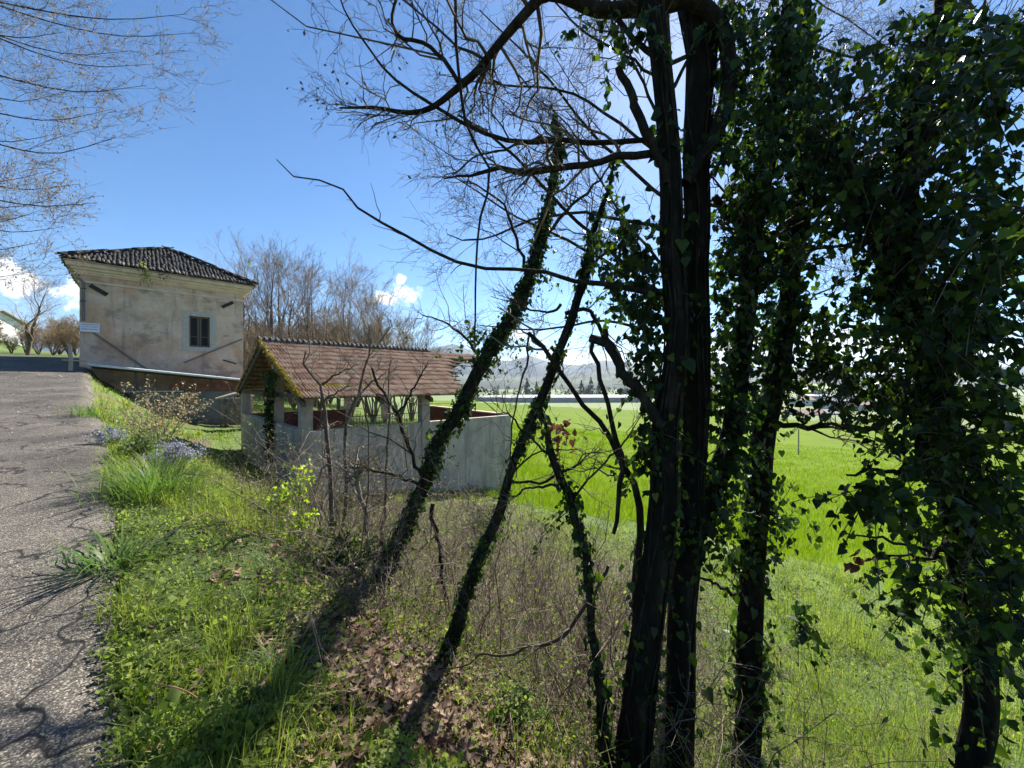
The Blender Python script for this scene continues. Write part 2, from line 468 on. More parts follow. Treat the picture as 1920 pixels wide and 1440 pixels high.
mm_ = nt.nodes.new('ShaderNodeMix'); mm_.data_type = 'RGBA'; mm_.blend_type = 'MULTIPLY'; mm_.inputs[0].default_value = 1
Lk(cr.outputs[0], mm_.inputs[6]); Lk(mr.outputs[0], mm_.inputs[7])
# cracks
dn = nt.nodes.new('ShaderNodeTexNoise'); dn.inputs['Scale'].default_value = 3.5; dn.inputs['Detail'].default_value = 6; Lk(geo.outputs['Position'], dn.inputs['Vector'])
vm = nt.nodes.new('ShaderNodeMix'); vm.data_type = 'RGBA'; vm.blend_type = 'LINEAR_LIGHT'; vm.inputs[0].default_value = .35
Lk(geo.outputs['Position'], vm.inputs[6]); Lk(dn.outputs['Color'], vm.inputs[7])
vc = nt.nodes.new('ShaderNodeTexVoronoi'); vc.feature = 'DISTANCE_TO_EDGE'; vc.inputs['Scale'].default_value = 1.0; Lk(vm.outputs[2], vc.inputs['Vector'])
mc = nt.nodes.new('ShaderNodeMapRange'); mc.inputs[1].default_value = .006; mc.inputs[2].default_value = .026; Lk(vc.outputs['Distance'], mc.inputs[0])
n3 = nt.nodes.new('ShaderNodeTexNoise'); n3.inputs['Scale'].default_value = .9; Lk(geo.outputs['Position'], n3.inputs['Vector'])
m3 = nt.nodes.new('ShaderNodeMapRange'); m3.inputs[1].default_value = .36; m3.inputs[2].default_value = .46; m3.inputs[3].default_value = 1; m3.inputs[4].default_value = 0; Lk(n3.outputs[0], m3.inputs[0])
mx_ = nt.nodes.new('ShaderNodeMath'); mx_.operation = 'MAXIMUM'; Lk(mc.outputs[0], mx_.inputs[0]); Lk(m3.outputs[0], mx_.inputs[1])
mk2 = nt.nodes.new('ShaderNodeMix'); mk2.data_type = 'RGBA'; mk2.inputs[6].default_value = (.014, .012, .011, 1); Lk(mx_.outputs[0], mk2.inputs[0]); Lk(mm_.outputs[2], mk2.inputs[7])
Lk(mk2.outputs[2], bs.inputs['Base Color'])
bs.inputs['Roughness'].default_value = .75; bs.inputs['Specular IOR Level'].default_value = .25
bp = nt.nodes.new('ShaderNodeBump'); bp.inputs['Strength'].default_value = .9; bp.inputs['Distance'].default_value = .006
hm = nt.nodes.new('ShaderNodeMath'); hm.operation = 'MULTIPLY'; Lk(hs.outputs[1], hm.inputs[0]); Lk(mx_.outputs[0], hm.inputs[1])
Lk(hm.outputs[0], bp.inputs['Height']); Lk(bp.outputs[0], bs.inputs['Normal'])
mk('road', V, Fr, m, None, None, True, None, kind='structure')

# far hills and mountains
def hills(name, y0, y1, u0, u1, crest, base, matn, nu=260, nv=26, seed=1, rough=.12):
    """a range between distances y0..y1; crest: [(u, v)] of its skyline"""
    us = np.linspace(u0, u1, nu)
    cu = np.array(crest, float)
    vv = np.interp(us, cu[:, 0], cu[:, 1])
    tt = np.linspace(0, 1, nv)
    yy = y0 + (y1 - y0) * tt
    X = (us[:, None] - 960) / F * yy[None]; Y = yy[None] + 0 * X
    top = EYE + (V0 - vv)[:, None] / F * y1 * .8
    prof = np.sin(np.clip(tt / .8, 0, 1) * math.pi / 2)[None] ** .8 * (1 - .6 * smooth(.8, 1, tt))[None]
    k = (y1 - y0)
    rd = np.abs(fbm(X / k * 5, Y / k * 5, seed, 5) - .5) * 2
    Z = base + (top - base) * prof * (1 - rough * rd)
    V = np.stack((X, Y, Z), -1).reshape(-1, 3)
    i = np.arange(nu - 1)[:, None] * nv + np.arange(nv - 1)[None]
    Fh = np.stack((i, i + nv, i + nv + 1, i + 1), -1).reshape(-1, 4)
    return mk(name, V, Fh, matn, None, np.full(len(V), .5), True, None, kind='structure')
MOUNT_M = mat('mountain_forest', [(0, (.018, .028, .034)), (.7, (.035, .045, .05)), (1, (.07, .075, .08))], .95, scale=.0035, mix=1, detail=9, patches=[(.004, .55, .62, (.75, .77, .8), .0, 3, (1, 1, 1))])
HILL_M = mat('hill_woods', [(0, (.018, .03, .022)), (.5, (.035, .045, .03)), (.85, (.08, .11, .05)), (1, (.11, .14, .06))], .95, scale=.007, mix=1, detail=6)
SLOPE_M = mat('hill_meadow', [(0, (.15, .19, .08)), (1, (.21, .26, .10))], .95, scale=.01, mix=1)
hills('mountains', 2500, 3600, -260, 2500, [(-260, 610), (-60, 600), (60, 596), (150, 612), (300, 628), (480, 640), (640, 650), (780, 650), (815, 640), (850, 632), (888, 648), (915, 672), (960, 668), (995, 658), (1030, 672), (1080, 680), (1130, 668), (1200, 676), (1290, 684), (1400, 680), (1480, 690), (1540, 678), (1570, 694), (1640, 700), (1760, 690), (1900, 680), (2100, 665), (2500, 650)], -18, MOUNT_M, 420, 40, 51, .16)
hills('hills', 1150, 1700, -200, 2400, [(-200, 640), (60, 650), (200, 670), (500, 690), (800, 700), (900, 699), (1000, 705), (1080, 700), (1130, 690), (1190, 687), (1240, 694), (1330, 704), (1450, 706), (1520, 700), (1600, 706), (1700, 708), (1900, 700), (2400, 660)]  , -18, HILL_M, 300, 22, 61, .2)
hills('meadow_slope', 520, 900, 1290, 2300, [(1290, 746), (1380, 732), (1480, 718), (1560, 722), (1640, 732), (1760, 738), (2000, 730), (2300, 720)], -19, SLOPE_M, 160, 14, 71, .03)

# far-off woods, hedges and poplar clumps on the plain: one mass of small leafless crowns
wb = MB(); r2 = np.random.default_rng(5)
WOOD_M = mat('far_wood', [(0, (.03, .035, .02)), (.5, (.065, .06, .04)), (.8, (.10, .09, .06)), (1, (.10, .14, .04))], .95, scale=.05, mix=.5)
def crown(x, y, h, w, tall):
    n = 46
    t = r2.uniform(0, 1, n) ** .8
    az = r2.uniform(0, 6.28, n)
    wr = w * np.sqrt(np.clip(1 - (2 * t - 1) ** 2, .05, 1)) * r2.uniform(.4, 1.0, n)
    c = np.stack((x + wr * np.cos(az), y + wr * np.sin(az), ground(x, y, False) + h * (.08 + .92 * t)), -1)
    s = w * .28 * r2.uniform(.6, 1.3, n)
    d1 = nz(r2.normal(size=(n, 3))); d2 = nz(np.cross(d1, r2.normal(size=(n, 3)))); 
    V = np.stack((c - d1 * s[:, None], c + d2 * s[:, None] * .8, c + d1 * s[:, None], c - d2 * s[:, None] * .8), 1).reshape(-1, 3)
    wb.add(V, np.arange(n * 4).reshape(-1, 4), np.repeat(r2.uniform(0, 1) * .5 + r2.uniform(0, .5, n), 4))
for k in range(620):
    q = r2.uniform()
    if q < .45:
        u = r2.uniform(860, 1980); Y = r2.choice((430, 520, 640, 800)) + r2.normal(0, 14)
    elif q < .8:
        u = r2.uniform(-100, 1980); Y = r2.uniform(900, 1450)
    else:
        u = r2.normal(r2.choice((1010, 1100, 1180, 1530, 1600)), 16); Y = r2.uniform(400, 470)
    x = (u - 960) / F * Y
    h = r2.uniform(7, 13) * (1 if Y < 800 else 1.25)
    crown(x, Y, h, h * r2.uniform(.22, .42), 0)
wb.build('far_woods', WOOD_M, None, False, kind='stuff')

POPL = mat('poplar_foliage', [(0, (.02, .03, .016)), (.6, (.04, .05, .03)), (1, (.07, .075, .05))], .95)
for k, (u, Y, h, w, lb) in enumerate(((988, 425, 25, 3.4, 'dark poplar left of its shorter twin behind the long factory'), (1006, 432, 21, 3.0, 'shorter dark poplar, second from the left behind the long factory'), (1090, 428, 22, 4.0, 'broad dark poplar, first of the right-hand trio behind the long factory'), (1108, 436, 26, 4.4, 'tallest dark poplar, middle of the right-hand trio behind the factory'), (1122, 430, 19, 3.6, 'lowest dark poplar, last of the right-hand trio behind the factory'))):
    x = (u - 960) / F * Y; z = float(ground(x, Y, False)); n = 420
    e_ = thing('poplar', lb, 'tree', (x, Y, z), 'dark poplars behind the factory')
    tm = MB(); tm.tube([(x, Y, z - .5), (x, Y, z + h * .5), (x, Y, z + h * .95)], [.5, .35, .08], 6); tm.build('trunk', BARK2, e_, True)
    t = r2.uniform(0, 1, n); az = r2.uniform(0, 6.28, n); wr = w * (np.sin(np.clip(t * 1.1 + .05, 0, 1) * math.pi) ** .6) * r2.uniform(.3, 1, n) * (.8 + .4 * r2.uniform(size=n))
    c = np.stack((x + wr * np.cos(az), Y + wr * np.sin(az), z + h * (.1 + .9 * t)), -1); s = 1.1 * r2.uniform(.5, 1.3, n)
    d1 = nz(r2.normal(size=(n, 3)) + (0, 0, 1)); d2 = nz(np.cross(d1, r2.normal(size=(n, 3))))
    Vp = np.stack((c - d1 * s[:, None], c + d2 * s[:, None] * .5, c + d1 * s[:, None], c - d2 * s[:, None] * .5), 1).reshape(-1, 3)
    mk('crown', Vp, np.arange(4 * n).reshape(-1, 4), POPL, e_, np.repeat(r2.uniform(0, 1, n), 4), False, None, kind='stuff')
# ------------------------------------------------------------------ buildings
TV, NV = np.array((.719, .695, 0)), np.array((.695, -.719, 0))     # along the long walls; out of them towards the road edge
ZV = np.array((0, 0, 1.0))
WALLP = mat('house_plaster', [(0, (.45, .335, .25)), (.5, (.58, .45, .345)), (1, (.70, .57, .46))], .92, scale=1.6, mix=1, detail=10, bump=.35, bscale=25,
            patches=[(.55, .46, .60, (.52, .31, .19), .8, 3, (1, 1, .8)), (1.1, .55, .66, (.22, .19, .155), .7, 9, (1, 1, 1.6)), (.5, .58, .7, (.62, .55, .46), .6, 21, (1, 1, .7)), (9, .60, .70, (.12, .11, .10), .5, 5, (1, 1, .6)), (1.0, .56, .66, (.24, .21, .17), .6, 15, (2.5, 2.5, .22)), (3.5, .6, .66, (.40, .25, .17), .55, 33, (1, 1, 1.2))])
WALLD = mat('lower_concrete', [(0, (.10, .10, .09)), (1, (.22, .21, .19))], .92, scale=1.5, mix=1, detail=9, bump=.4, bscale=20)
CORN = mat('cornice_plaster', [(0, (.50, .395, .31)), (.5, (.61, .50, .40)), (1, (.70, .60, .50))], .9, scale=2.5, mix=1, detail=9, patches=[(2.2, .55, .68, (.25, .22, .16), .6, 4, (1, 1, .5))])
PALE = mat('pale_plaster', [(0, (.36, .35, .31)), (1, (.48, .46, .41))], .9, scale=6, mix=1)
ROOFD = mat('old_roof_tile', [(0, (.022, .020, .019)), (.5, (.034, .031, .029)), (.85, (.046, .042, .038)), (1, (.075, .068, .06))], .85, scale=3.5, mix=.55, bump=.3)
EAVET = mat('eave_tile_clay', [(0, (.05, .042, .036)), (.5, (.10, .085, .072)), (1, (.30, .27, .235))], .85, scale=12, mix=.5)
DARK = mat('dark_iron_and_shade', [(0, (.012, .011, .010)), (1, (.03, .027, .025))], .6, scale=8, mix=1)
WOODD = mat('old_wood', [(0, (.045, .034, .025)), (.5, (.09, .07, .05)), (1, (.16, .13, .10))], .85, scale=8, mix=.8, stretch=(1, 1, .2))
WOODP = mat('pale_wood', [(0, (.28, .23, .17)), (1, (.45, .39, .31))], .85, scale=20, mix=.8)
FRAME = mat('window_paint', [(0, (.09, .075, .055)), (1, (.15, .125, .095))], .6, scale=15, mix=1)
GLASS = mat('dark_glass', [(0, (.006, .006, .007)), (1, (.010, .010, .011))], .25, spec=.15)
RUST = mat('rust_panel', [(0, (.10, .042, .025)), (.6, (.17, .07, .04)), (1, (.22, .11, .07))], .85, scale=5, mix=1)
METAL = mat('pale_metal', [(0, (.5, .52, .55)), (1, (.68, .7, .72))], .4, scale=9, mix=1, spec=.5)
BRICKP = mat('pale_brick', [(0, (.28, .16, .12)), (.5, (.42, .28, .22)), (1, (.55, .44, .38))], .9, scale=14, mix=.7, bump=.4)
STONEW = mat('rubble_stone', [(0, (.09, .085, .075)), (.5, (.17, .155, .13)), (1, (.28, .25, .21))], .95, scale=5, mix=1, bump=.8, bscale=9)
CONC = mat('render_grey', [(0, (.35, .295, .24)), (.5, (.43, .37, .31)), (1, (.53, .465, .395))], .92, scale=1.8, mix=1, detail=9, bump=.3, bscale=30, patches=[(1.2, .50, .62, (.22, .20, .17), .75, 6, (1.6, 1.6, .22)), (.8, .55, .66, (.27, .25, .18), .6, 12, (1, 1, 1)), (6, .58, .68, (.18, .165, .145), .6, 2, (1, 1, .5))])
COLB = mat('column_render', [(0, (.25, .215, .18)), (.5, (.34, .29, .24)), (1, (.42, .37, .31))], .92, scale=4, mix=1, detail=8, bump=.3)
RED = mat('red_lining', [(0, (.07, .028, .02)), (.6, (.12, .05, .036)), (1, (.17, .085, .06))], .9, scale=4, mix=1)
TILE = mat('clay_tile', [(0, (.19, .115, .075)), (.3, (.31, .205, .14)), (.6, (.41, .295, .215)), (.8, (.35, .285, .22)), (1, (.52, .42, .32))], .85, scale=7, mix=.35, bump=.25, bscale=50,
           patches=[(2.4, .60, .70, (.34, .24, .05), .7, 3, (1, 1, 1)), (5, .60, .72, (.12, .10, .085), .6, 8, (1, 1, 1))])
RIDGE = mat('ridge_tile_dark', [(0, (.05, .042, .036)), (.5, (.10, .085, .072)), (1, (.20, .17, .145))], .85, scale=9, mix=.5, bump=.3)
SIGNM = mat('sign_white', [(0, (.62, .64, .72)), (1, (.72, .74, .8))], .5, scale=3, mix=1)
SIGNT = mat('sign_print', [(0, (.25, .27, .36)), (1, (.32, .34, .42))], .6)

# --- the old house
O2 = np.array((-19.07, 17.0, 0))
H = lambda t, n, z: O2 + t * TV + n * NV + z * ZV
def hb(mb, t0, t1, n0, n1, z0, z1, r=None):
    return mb.box(H(t0, n0, z0), (t1 - t0) * TV, (n1 - n0) * NV, (z1 - z0) * ZV, r)
house = thing('old_house', 'square two-storey plastered house with dark hipped roof beside the road', 'house', H(0, 0, float(ground(*(H(3, 0, 0)[:2])))))
LT = 6.0
wt0, wt1, wz0, wz1 = 4.37 - .62, 4.37 + .62 - .12, 3.45, 5.02
wt0, wt1 = 3.72, 4.55
mb = MB()     # front wall built round the window opening, the other three plain
hb(mb, 0, wt0, -.45, 0, -1.4, 6.5); hb(mb, wt1, LT, -.45, 0, -1.4, 6.5); hb(mb, wt0, wt1, -.45, 0, -1.4, wz0); hb(mb, wt0, wt1, -.45, 0, wz1, 6.5)
hb(mb, 0, .45, -6.0, -.45, -1.4, 6.5); hb(mb, LT - .45, LT, -6.0, -.45, -1.4, 6.5); hb(mb, .45, LT - .45, -6.0, -5.55, -1.4, 6.5)
mb.build('wall', WALLP, house)
corn = MB()
for (p, z0, z1) in ((.05, 6.06, 6.14), (.08, 6.40, 6.47), (.14, 6.47, 6.58), (.24, 6.58, 6.70), (.38, 6.70, 6.86), (.44, 6.86, 6.92)):
    hb(corn, -p, LT + p, 0, p, z0, z1); hb(corn, -p, 0, -6, 0, z0, z1); hb(corn, LT, LT + p, -6, 0, z0, z1); hb(corn, -p, LT + p, -6 - p, -6, z0, z1)
corn.build('cornice', CORN, house)
# roof: a pyramid of coppi
ap = H(3, -3, 8.95)
rf = MB()
c4 = [H(-.5, .5, 6.93), H(LT + .5, .5, 6.93), H(LT + .5, -6.5, 6.93), H(-.5, -6.5, 6.93)]
rf.add(np.array(c4 + [ap - (0, 0, .06)] + [c - .04 * ZV for c in c4]), [(0, 1, 4), (1, 2, 4), (2, 3, 4), (3, 0, 4)])
rf.add(np.array([c - .06 * ZV for c in c4]), [(0, 3, 2, 1)])
roof = rf.build('roof', ROOFD, house)
def coppo(w0, w1, L, hgt=.075, k=5, th=.014):
    """half-round tile, wide end at y = 0, running up +y"""
    a = np.linspace(0, math.pi, k)
    V = []
    for (y, w) in ((0, w0), (L, w1)):
        for t_ in (0, th):
            for q in a: V.append((math.cos(q) * (w / 2 - t_), y, math.sin(q) * (hgt - t_)))
    V = np.array(V); Fq = []
    for i in range(k - 1):
        Fq += [(i, i + 1, 2 * k + i + 1, 2 * k + i), (k + i, 3 * k + i, 3 * k + i + 1, k + i + 1), (i, k + i, k + i + 1, i + 1)]
    return V, np.array(Fq)
cv, cf = coppo(.158, .12, .40, .045)
slope = math.atan2(2.0, 3.5)
upv = -NV * math.cos(slope) + ZV * math.sin(slope); nrm = np.cross(TV, upv)
r3 = np.random.default_rng(3)
tiles = MB(); eave_me = [mesh_only('eave_tile', cv, cf, EAVET, np.full(len(cv), q), True) for q in (.1, .45, .75, .95)]
for (face_t, face_n, cen) in ((TV, NV, 0), (-NV, -TV, 1), (NV, TV, 2)):
    for i in range(46):
        t = -.5 + .05 + .15 * i
        run = max(min(t + .5, 6.5 - t), 0)
        ncs = int(run / math.cos(slope) / .36)
        for c in range(ncs + 1):
            d = c * .36 * math.cos(slope)
            z = 6.955 + c * .36 * math.sin(slope)
            if cen == 0: o = H(t + r3.normal(0, .012), .53 - d, z); ax, ay = TV, -NV
            elif cen == 1: o = H(-.53 + d, -t, z); ax, ay = -NV, TV
            else: o = H(6.53 - d, -t, z); ax, ay = NV, -TV
            up_ = ay * math.cos(slope) + ZV * math.sin(slope); nn_ = np.cross(ax, up_)
            if nn_[2] < 0: nn_ = -nn_
            o = o + nn_ * (r3.uniform(-.012, .02) if c else r3.uniform(-.01, .035)) + up_ * r3.normal(0, .02 if c else .035)
            rot = r3.normal(0, .05)
            ax2 = ax * math.cos(rot) + up_ * math.sin(rot); up2 = up_ * math.cos(rot) - ax * math.sin(rot)
            if c == 0 and cen == 0:
                M4 = Matrix(((ax2[0], up2[0], nn_[0], o[0]), (ax2[1], up2[1], nn_[1], o[1]), (ax2[2], up2[2], nn_[2], o[2]), (0, 0, 0, 1)))
                piece('eave_tile', eave_me[r3.integers(4)], M4, roof)
            else:
                tiles.add(o + cv[:, :1] * ax2 + cv[:, 1:2] * up2 + cv[:, 2:] * nn_, cf, r3.uniform())
tiles.build('roof_tiles', ROOFD, roof, True, kind='stuff')
hv, hf = coppo(.26, .2, .5, .11)
hip_me = mesh_only('hip_tile', hv, hf, ROOFD, np.full(len(hv), .6), True)
for c0 in (H(-.55, .55, 6.97), H(LT + .55, .55, 6.97)):
    d = ap + (0, 0, .05) - c0; L = np.linalg.norm(d); d = d / L
    sx = nz(np.cross(d, ZV)); nn_ = np.cross(sx, d)
    for k in range(int(L / .42)):
        o = c0 + d * k * .42 + nn_ * r3.uniform(.0, .05) + sx * r3.normal(0, .02)
        M4 = Matrix(((sx[0], d[0], nn_[0], o[0]), (sx[1], d[1], nn_[1], o[1]), (sx[2], d[2], nn_[2], o[2]), (0, 0, 0, 1)))
        piece('hip_tile', hip_me, M4, roof)
fb = MB(); hb(fb, 2.85, 3.15, -3.15, -2.85, 8.86, 9.06); fb.build('finial', ROOFD, roof)
vb = MB()
qn = H(3.02, -1.55, 7.95)
vb.box(qn - TV * .09 + NV * .05, TV * .18, -NV * .10, ZV * .42)
vb.build('roof_vent', DARK, roof)
# window
win = MB()
hb(win, wt0 - .26, wt0, -.06, .02, wz0 - .22, wz1 + .24); hb(win, wt1, wt1 + .26, -.06, .02, wz0 - .22, wz1 + .24); hb(win, wt0, wt1, -.06, .02, wz1, wz1 + .24); hb(win, wt0, wt1, -.06, .03, wz0 - .22, wz0)
w_o = win.build('window', PALE, house)
mid = (wt0 + wt1) / 2
fr_ = MB()
for (a0, a1) in ((wt0, mid - .012), (mid + .012, wt1)):
    hb(fr_, a0, a0 + .07, -.20, -.14, wz0, wz1); hb(fr_, a1 - .07, a1, -.20, -.14, wz0, wz1); hb(fr_, a0 + .07, a1 - .07, -.20, -.14, wz0, wz0 + .09); hb(fr_, a0 + .07, a1 - .07, -.20, -.14, wz1 - .07, wz1)
    hb(fr_, a0 + .07, a1 - .07, -.19, -.15, wz0 + .52, wz0 + .55)
fr_.build('window_frame', FRAME, w_o)
for (a0, a1) in ((wt0 + .07, mid - .082), (mid + .082, wt1 - .07)):
    g_ = MB(); hb(g_, a0, a1, -.178, -.168, wz0 + .09, wz1 - .07); g_.build('pane', GLASS, w_o)
bk = MB(); hb(bk, wt0 - .3, wt1 + .3, -1.0, -.9, wz0 - .3, wz1 + .3); bk.build('room_shade_slab', DARK, w_o)  # near-black slab: the unlit room's shade put into colour behind the panes
# iron wall ties, drainpipe, the raking ledges of a vanished lean-to
def bar(name, p, q, w, m, dep=.05, par=house, r=None):
    """a slanting bar on the house front between pixels (u,v)"""
    def on(u, v):
        k = (u - 960) / F
        t = (k * O2[1] - O2[0]) / (TV[0] - k * TV[1])
        pt = O2 + t * TV
        return pt + ZV * (EYE - (v - V0) / F * pt[1])
    A, B = on(*p), on(*q)
    d = nz(B - A); s = np.cross(d, NV)
    b_ = MB(); b_.box(A - s * w / 2 + NV * .001, B - A, s * w, NV * dep)
    return b_.build(name, m, par)
bar('wall_tie', (169, 535), (201, 553), .17, DARK, .07); bar('wall_tie', (416, 576), (437, 567), .15, DARK, .07); bar('wall_tie', (418, 675), (443, 682), .06, DARK, .05)
LEDGE = mat('ledge_plaster', [(0, (.13, .125, .115)), (1, (.20, .19, .175))], .95, scale=6, mix=1)
bar('plaster_ledge', (170, 620), (275, 692), .07, LEDGE, .06); bar('plaster_ledge', (345, 680), (454, 636), .07, LEDGE, .06)
bar('cornice_crack', (262, 520), (264, 536), .02, DARK, .004); 
pp = MB(); pts = [H(-.02, -.25, 6.45), H(-.03, .06, 6.2), H(.12, .08, 6.05), H(.12, .08, 4.35)]
pp.tube(pts, [.05] * 4, 8); pp.build('drainpipe', mat('pipe_grey', [(0, (.10, .10, .105)), (1, (.17, .17, .175))], .5, scale=4, mix=1), house, True)
for z in (5.2, 5.75):
    cl = MB(); hb(cl, .05, .19, 0, .15, z, z + .035); cl.build('pipe_clip', DARK, house)
# street-side sign
sg = MB(); hb(sg, .02, .62, .10, .115, 3.86, 4.26)
sign = sg.build('sign', SIGNM); tag(sign, 'small white lettered sign on the left corner of the plastered house', 'sign')
tx = MB()
for k, z in enumerate((4.17, 4.08, 3.97)):
    t = .07
    while t < .56:
        w = r3.uniform(.02, .07); hb(tx, t, min(t + w, .58), .117, .119, z, z + (.035 if k != 1 else .025)); t += w + .012
tx.build('sign_print', SIGNT, sign)
# a tuft of weeds rooted in the eaves
def leaf_cloud(n, c, sc_, size, r_=rng, droop=.5):
    p = np.asarray(c) + r_.normal(size=(n, 3)) * np.asarray(sc_)
    d = nz(r_.normal(size=(n, 3)) + (0, 0, -droop)); e = nz(np.cross(d, r_.normal(size=(n, 3))))
    s = size * r_.uniform(.6, 1.4, (n, 1))
    V = np.stack((p, p + d * s * .5 + e * s * .28, p + d * s, p + d * s * .5 - e * s * .28), 1).reshape(-1, 3)
    return V, np.arange(4 * n).reshape(-1, 4), np.repeat(r_.uniform(0, 1, n), 4)
for (t_, dz, nm) in ((2.12, .30, 'green weed tuft drooping from the roof eaves of the house'), (2.75, .15, 'small dry weed tuft hanging right of the greener tuft on the eaves')):
    c = H(t_, .50, 6.75)
    wv = leaf_cloud(110 if dz > .2 else 45, c, (.10, .10, dz), .10)
    ew = thing('eave_weed', nm, 'weed', c); mk('leaves', *wv[:2], WEED if dz > .2 else TWIG, ew, wv[2], False, None, kind='stuff')

# --- the lean-to porch below the house front
lean = thing('porch', 'low dark lean-to porch with pale gutter against the house front', 'porch', H(3, 1.5, float(ground(*H(3, 1.5, 0)[:2]))))
pn_ = 1.5
zl, zr = 2.36, 1.72
gt = MB(); gt.tube([H(.35, pn_ + .25, zl), H(6.2, pn_ + .25, zr - .02)], [.055, .055], 8); gt.build('gutter', METAL, lean, True)
sh = MB()
V8 = np.array([H(.4, .02, zl - .06), H(6.1, .02, zr - .06), H(6.1, pn_ + .2, zr + .02), H(.4, pn_ + .2, zl + .02)])
sh.add(np.vstack((V8, V8 - .05 * ZV)), [(0, 1, 2, 3)[::-1], (4, 5, 6, 7), (3, 2, 6, 7), (1, 0, 4, 5), (0, 3, 7, 4), (2, 1, 5, 6)])
sh.build('roof_sheet', WOODD, lean)
lw = MB(); hb(lw, 1.6, 3.3, pn_ - .18, pn_, -1.6, 1.18); hb(lw, 3.3, 4.0, pn_ - .18, pn_, -1.6, .55); hb(lw, 3.3, 4.0, pn_ - .18, pn_, .95, 1.18); hb(lw, 4.0, 6.1, pn_ - .18, pn_, -1.6, 1.18)
lw.build('low_wall', WALLD, lean)
pb = MB(); hb(pb, 2.9, 6.1, pn_ - .1, pn_ - .04, 1.185, 1.70); pb.build('board_panel', RUST, lean)
for t in (1.75, 2.05, 4.4):
    q_ = MB(); hb(q_, t, t + .09, pn_ - .12, pn_ - .03, 1.19, 2.16 - .05 * t); q_.build('post', WOODD, lean)
sl_ = MB(); hb(sl_, 1.3, 3.4, pn_ - .25, pn_ + .12, 1.19, 1.24); sl_.build('stone_sill', PALE, lean)
pst = MB()
b0 = H(-.1, 2.0, 0); zb = float(ground(b0[0], b0[1]))
pst.tube([b0 + ZV * (zb - .1), b0 + ZV * (zb + .35) + TV * .02, b0 + ZV * (zb + .75), b0 + ZV * (zb + 1.0) + TV * -.01, b0 + ZV * (zb + 1.06) - TV * .09], [.07, .066, .06, .055, .04], 8)
o = pst.build('wooden_post', WOODP, None, True); tag(o, 'bent pale wooden post beside the road in front of the house', 'post')
crx = MB(); crx.tube([b0 + ZV * (zb + .42) - TV * .22 + NV * .06, b0 + ZV * (zb + .40) + TV * .45 + NV * .06], [.035, .03], 6); crx.build('crosspiece', WOODP, o, True)
# brick pier and the log leaning on it
pc0 = H(5.55, 2.9, 0); pz = float(ground(pc0[0], pc0[1]))
pier = thing('brick_pier', 'crumbling pale brick pier standing between house and wash-house', 'pier', (pc0[0], pc0[1], pz))
for c in range(int(1.55 / .075)):
    for k in range(2):
        b_ = MB(); j_ = r3.uniform(-.012, .012, 2)
        if c % 2: b_.box(pc0 + ZV * (pz + c * .075) + TV * (k * .17 + j_[0]) + NV * j_[1], TV * .16, NV * .33, ZV * .066, r3.uniform())
        else: b_.box(pc0 + ZV * (pz + c * .075) + NV * (k * .17 + j_[0]) + TV * j_[1], TV * .33, NV * .16, ZV * .066, r3.uniform())
        b_.build('brick', BRICKP, pier)
cp = MB(); cp.box(pc0 + ZV * (pz + 1.56) - TV * .05 - NV * .05, TV * .44, NV * .44, ZV * .07); cp.build('cap', BRICKP, pier)
lg = MB(); A = pc0 + ZV * (pz + 1.70) + TV * .1 + NV * .1
lg.tube([A, A - TV * .5 + NV * .15 + ZV * .02, A - TV * 1.25 + NV * .35 - ZV * .20], [.06, .06, .045], 8); o = lg.build('log', WOODP, None, True); tag(o, 'pale log lying across the top of the brick pier', 'log')
rw = MB(); q0 = H(4.7, 2.2, 0)
for c in range(9):
    for k in range(5):
        rw.box(q0 + TV * (k * .19 + r3.uniform(-.02, .02)) + ZV * (float(ground(q0[0], q0[1])) + c * .15), TV * .175, NV * r3.uniform(.16, .26), ZV * .135, r3.uniform())
o = rw.build('stone_wall', STONEW, None, False); tag(o, 'short rough stone wall left of the brick pier', 'wall')

# --- the wash-house: parapet walls, columns, tiled gable roof
O1 = np.array((-5.46, 10.0, 0))
W = lambda t, s, z: O1 + t * TV - s * NV + z * ZV
def wb_(mb, t0, t1, s0, s1, z0, z1, r=None):
    return mb.box(W(t0, s0, z0), (t1 - t0) * TV, -(s1 - s0) * NV, (z1 - z0) * ZV, r)
SL, FL, FLB = 8.24, 7.53, 8.6
WT = .33
wash = thing('wash_house', 'open stone wash-house with grey parapet walls and red-brown tiled gable roof', 'wash-house', (O1[0], O1[1], float(ground(O1[0], O1[1]))))
ww = MB(); wb_(ww, 0, FL, 0, .2, -4.0, WT); ww.build('front_wall', CONC, wash)
ww = MB(); wb_(ww, 0, .2, .2, SL, -2.6, WT + .03); ww.build('gable_wall', CONC, wash)
ww = MB(); wb_(ww, .2, 4.3, SL - .2, SL, -3.5, WT); wb_(ww, 4.3, FLB, SL - .2, SL, -3.8, -.78); ww.build('rear_wall', CONC, wash)
ww = MB()
e0, e1 = W(FL, .2, 0), W(FLB, SL - .2, 0); dv = e1 - e0
ww.box(e0 - TV * .2 + ZV * -4.2, TV * .2, dv, ZV * (WT + 4.2)); ww.build('end_wall', CONC, wash)
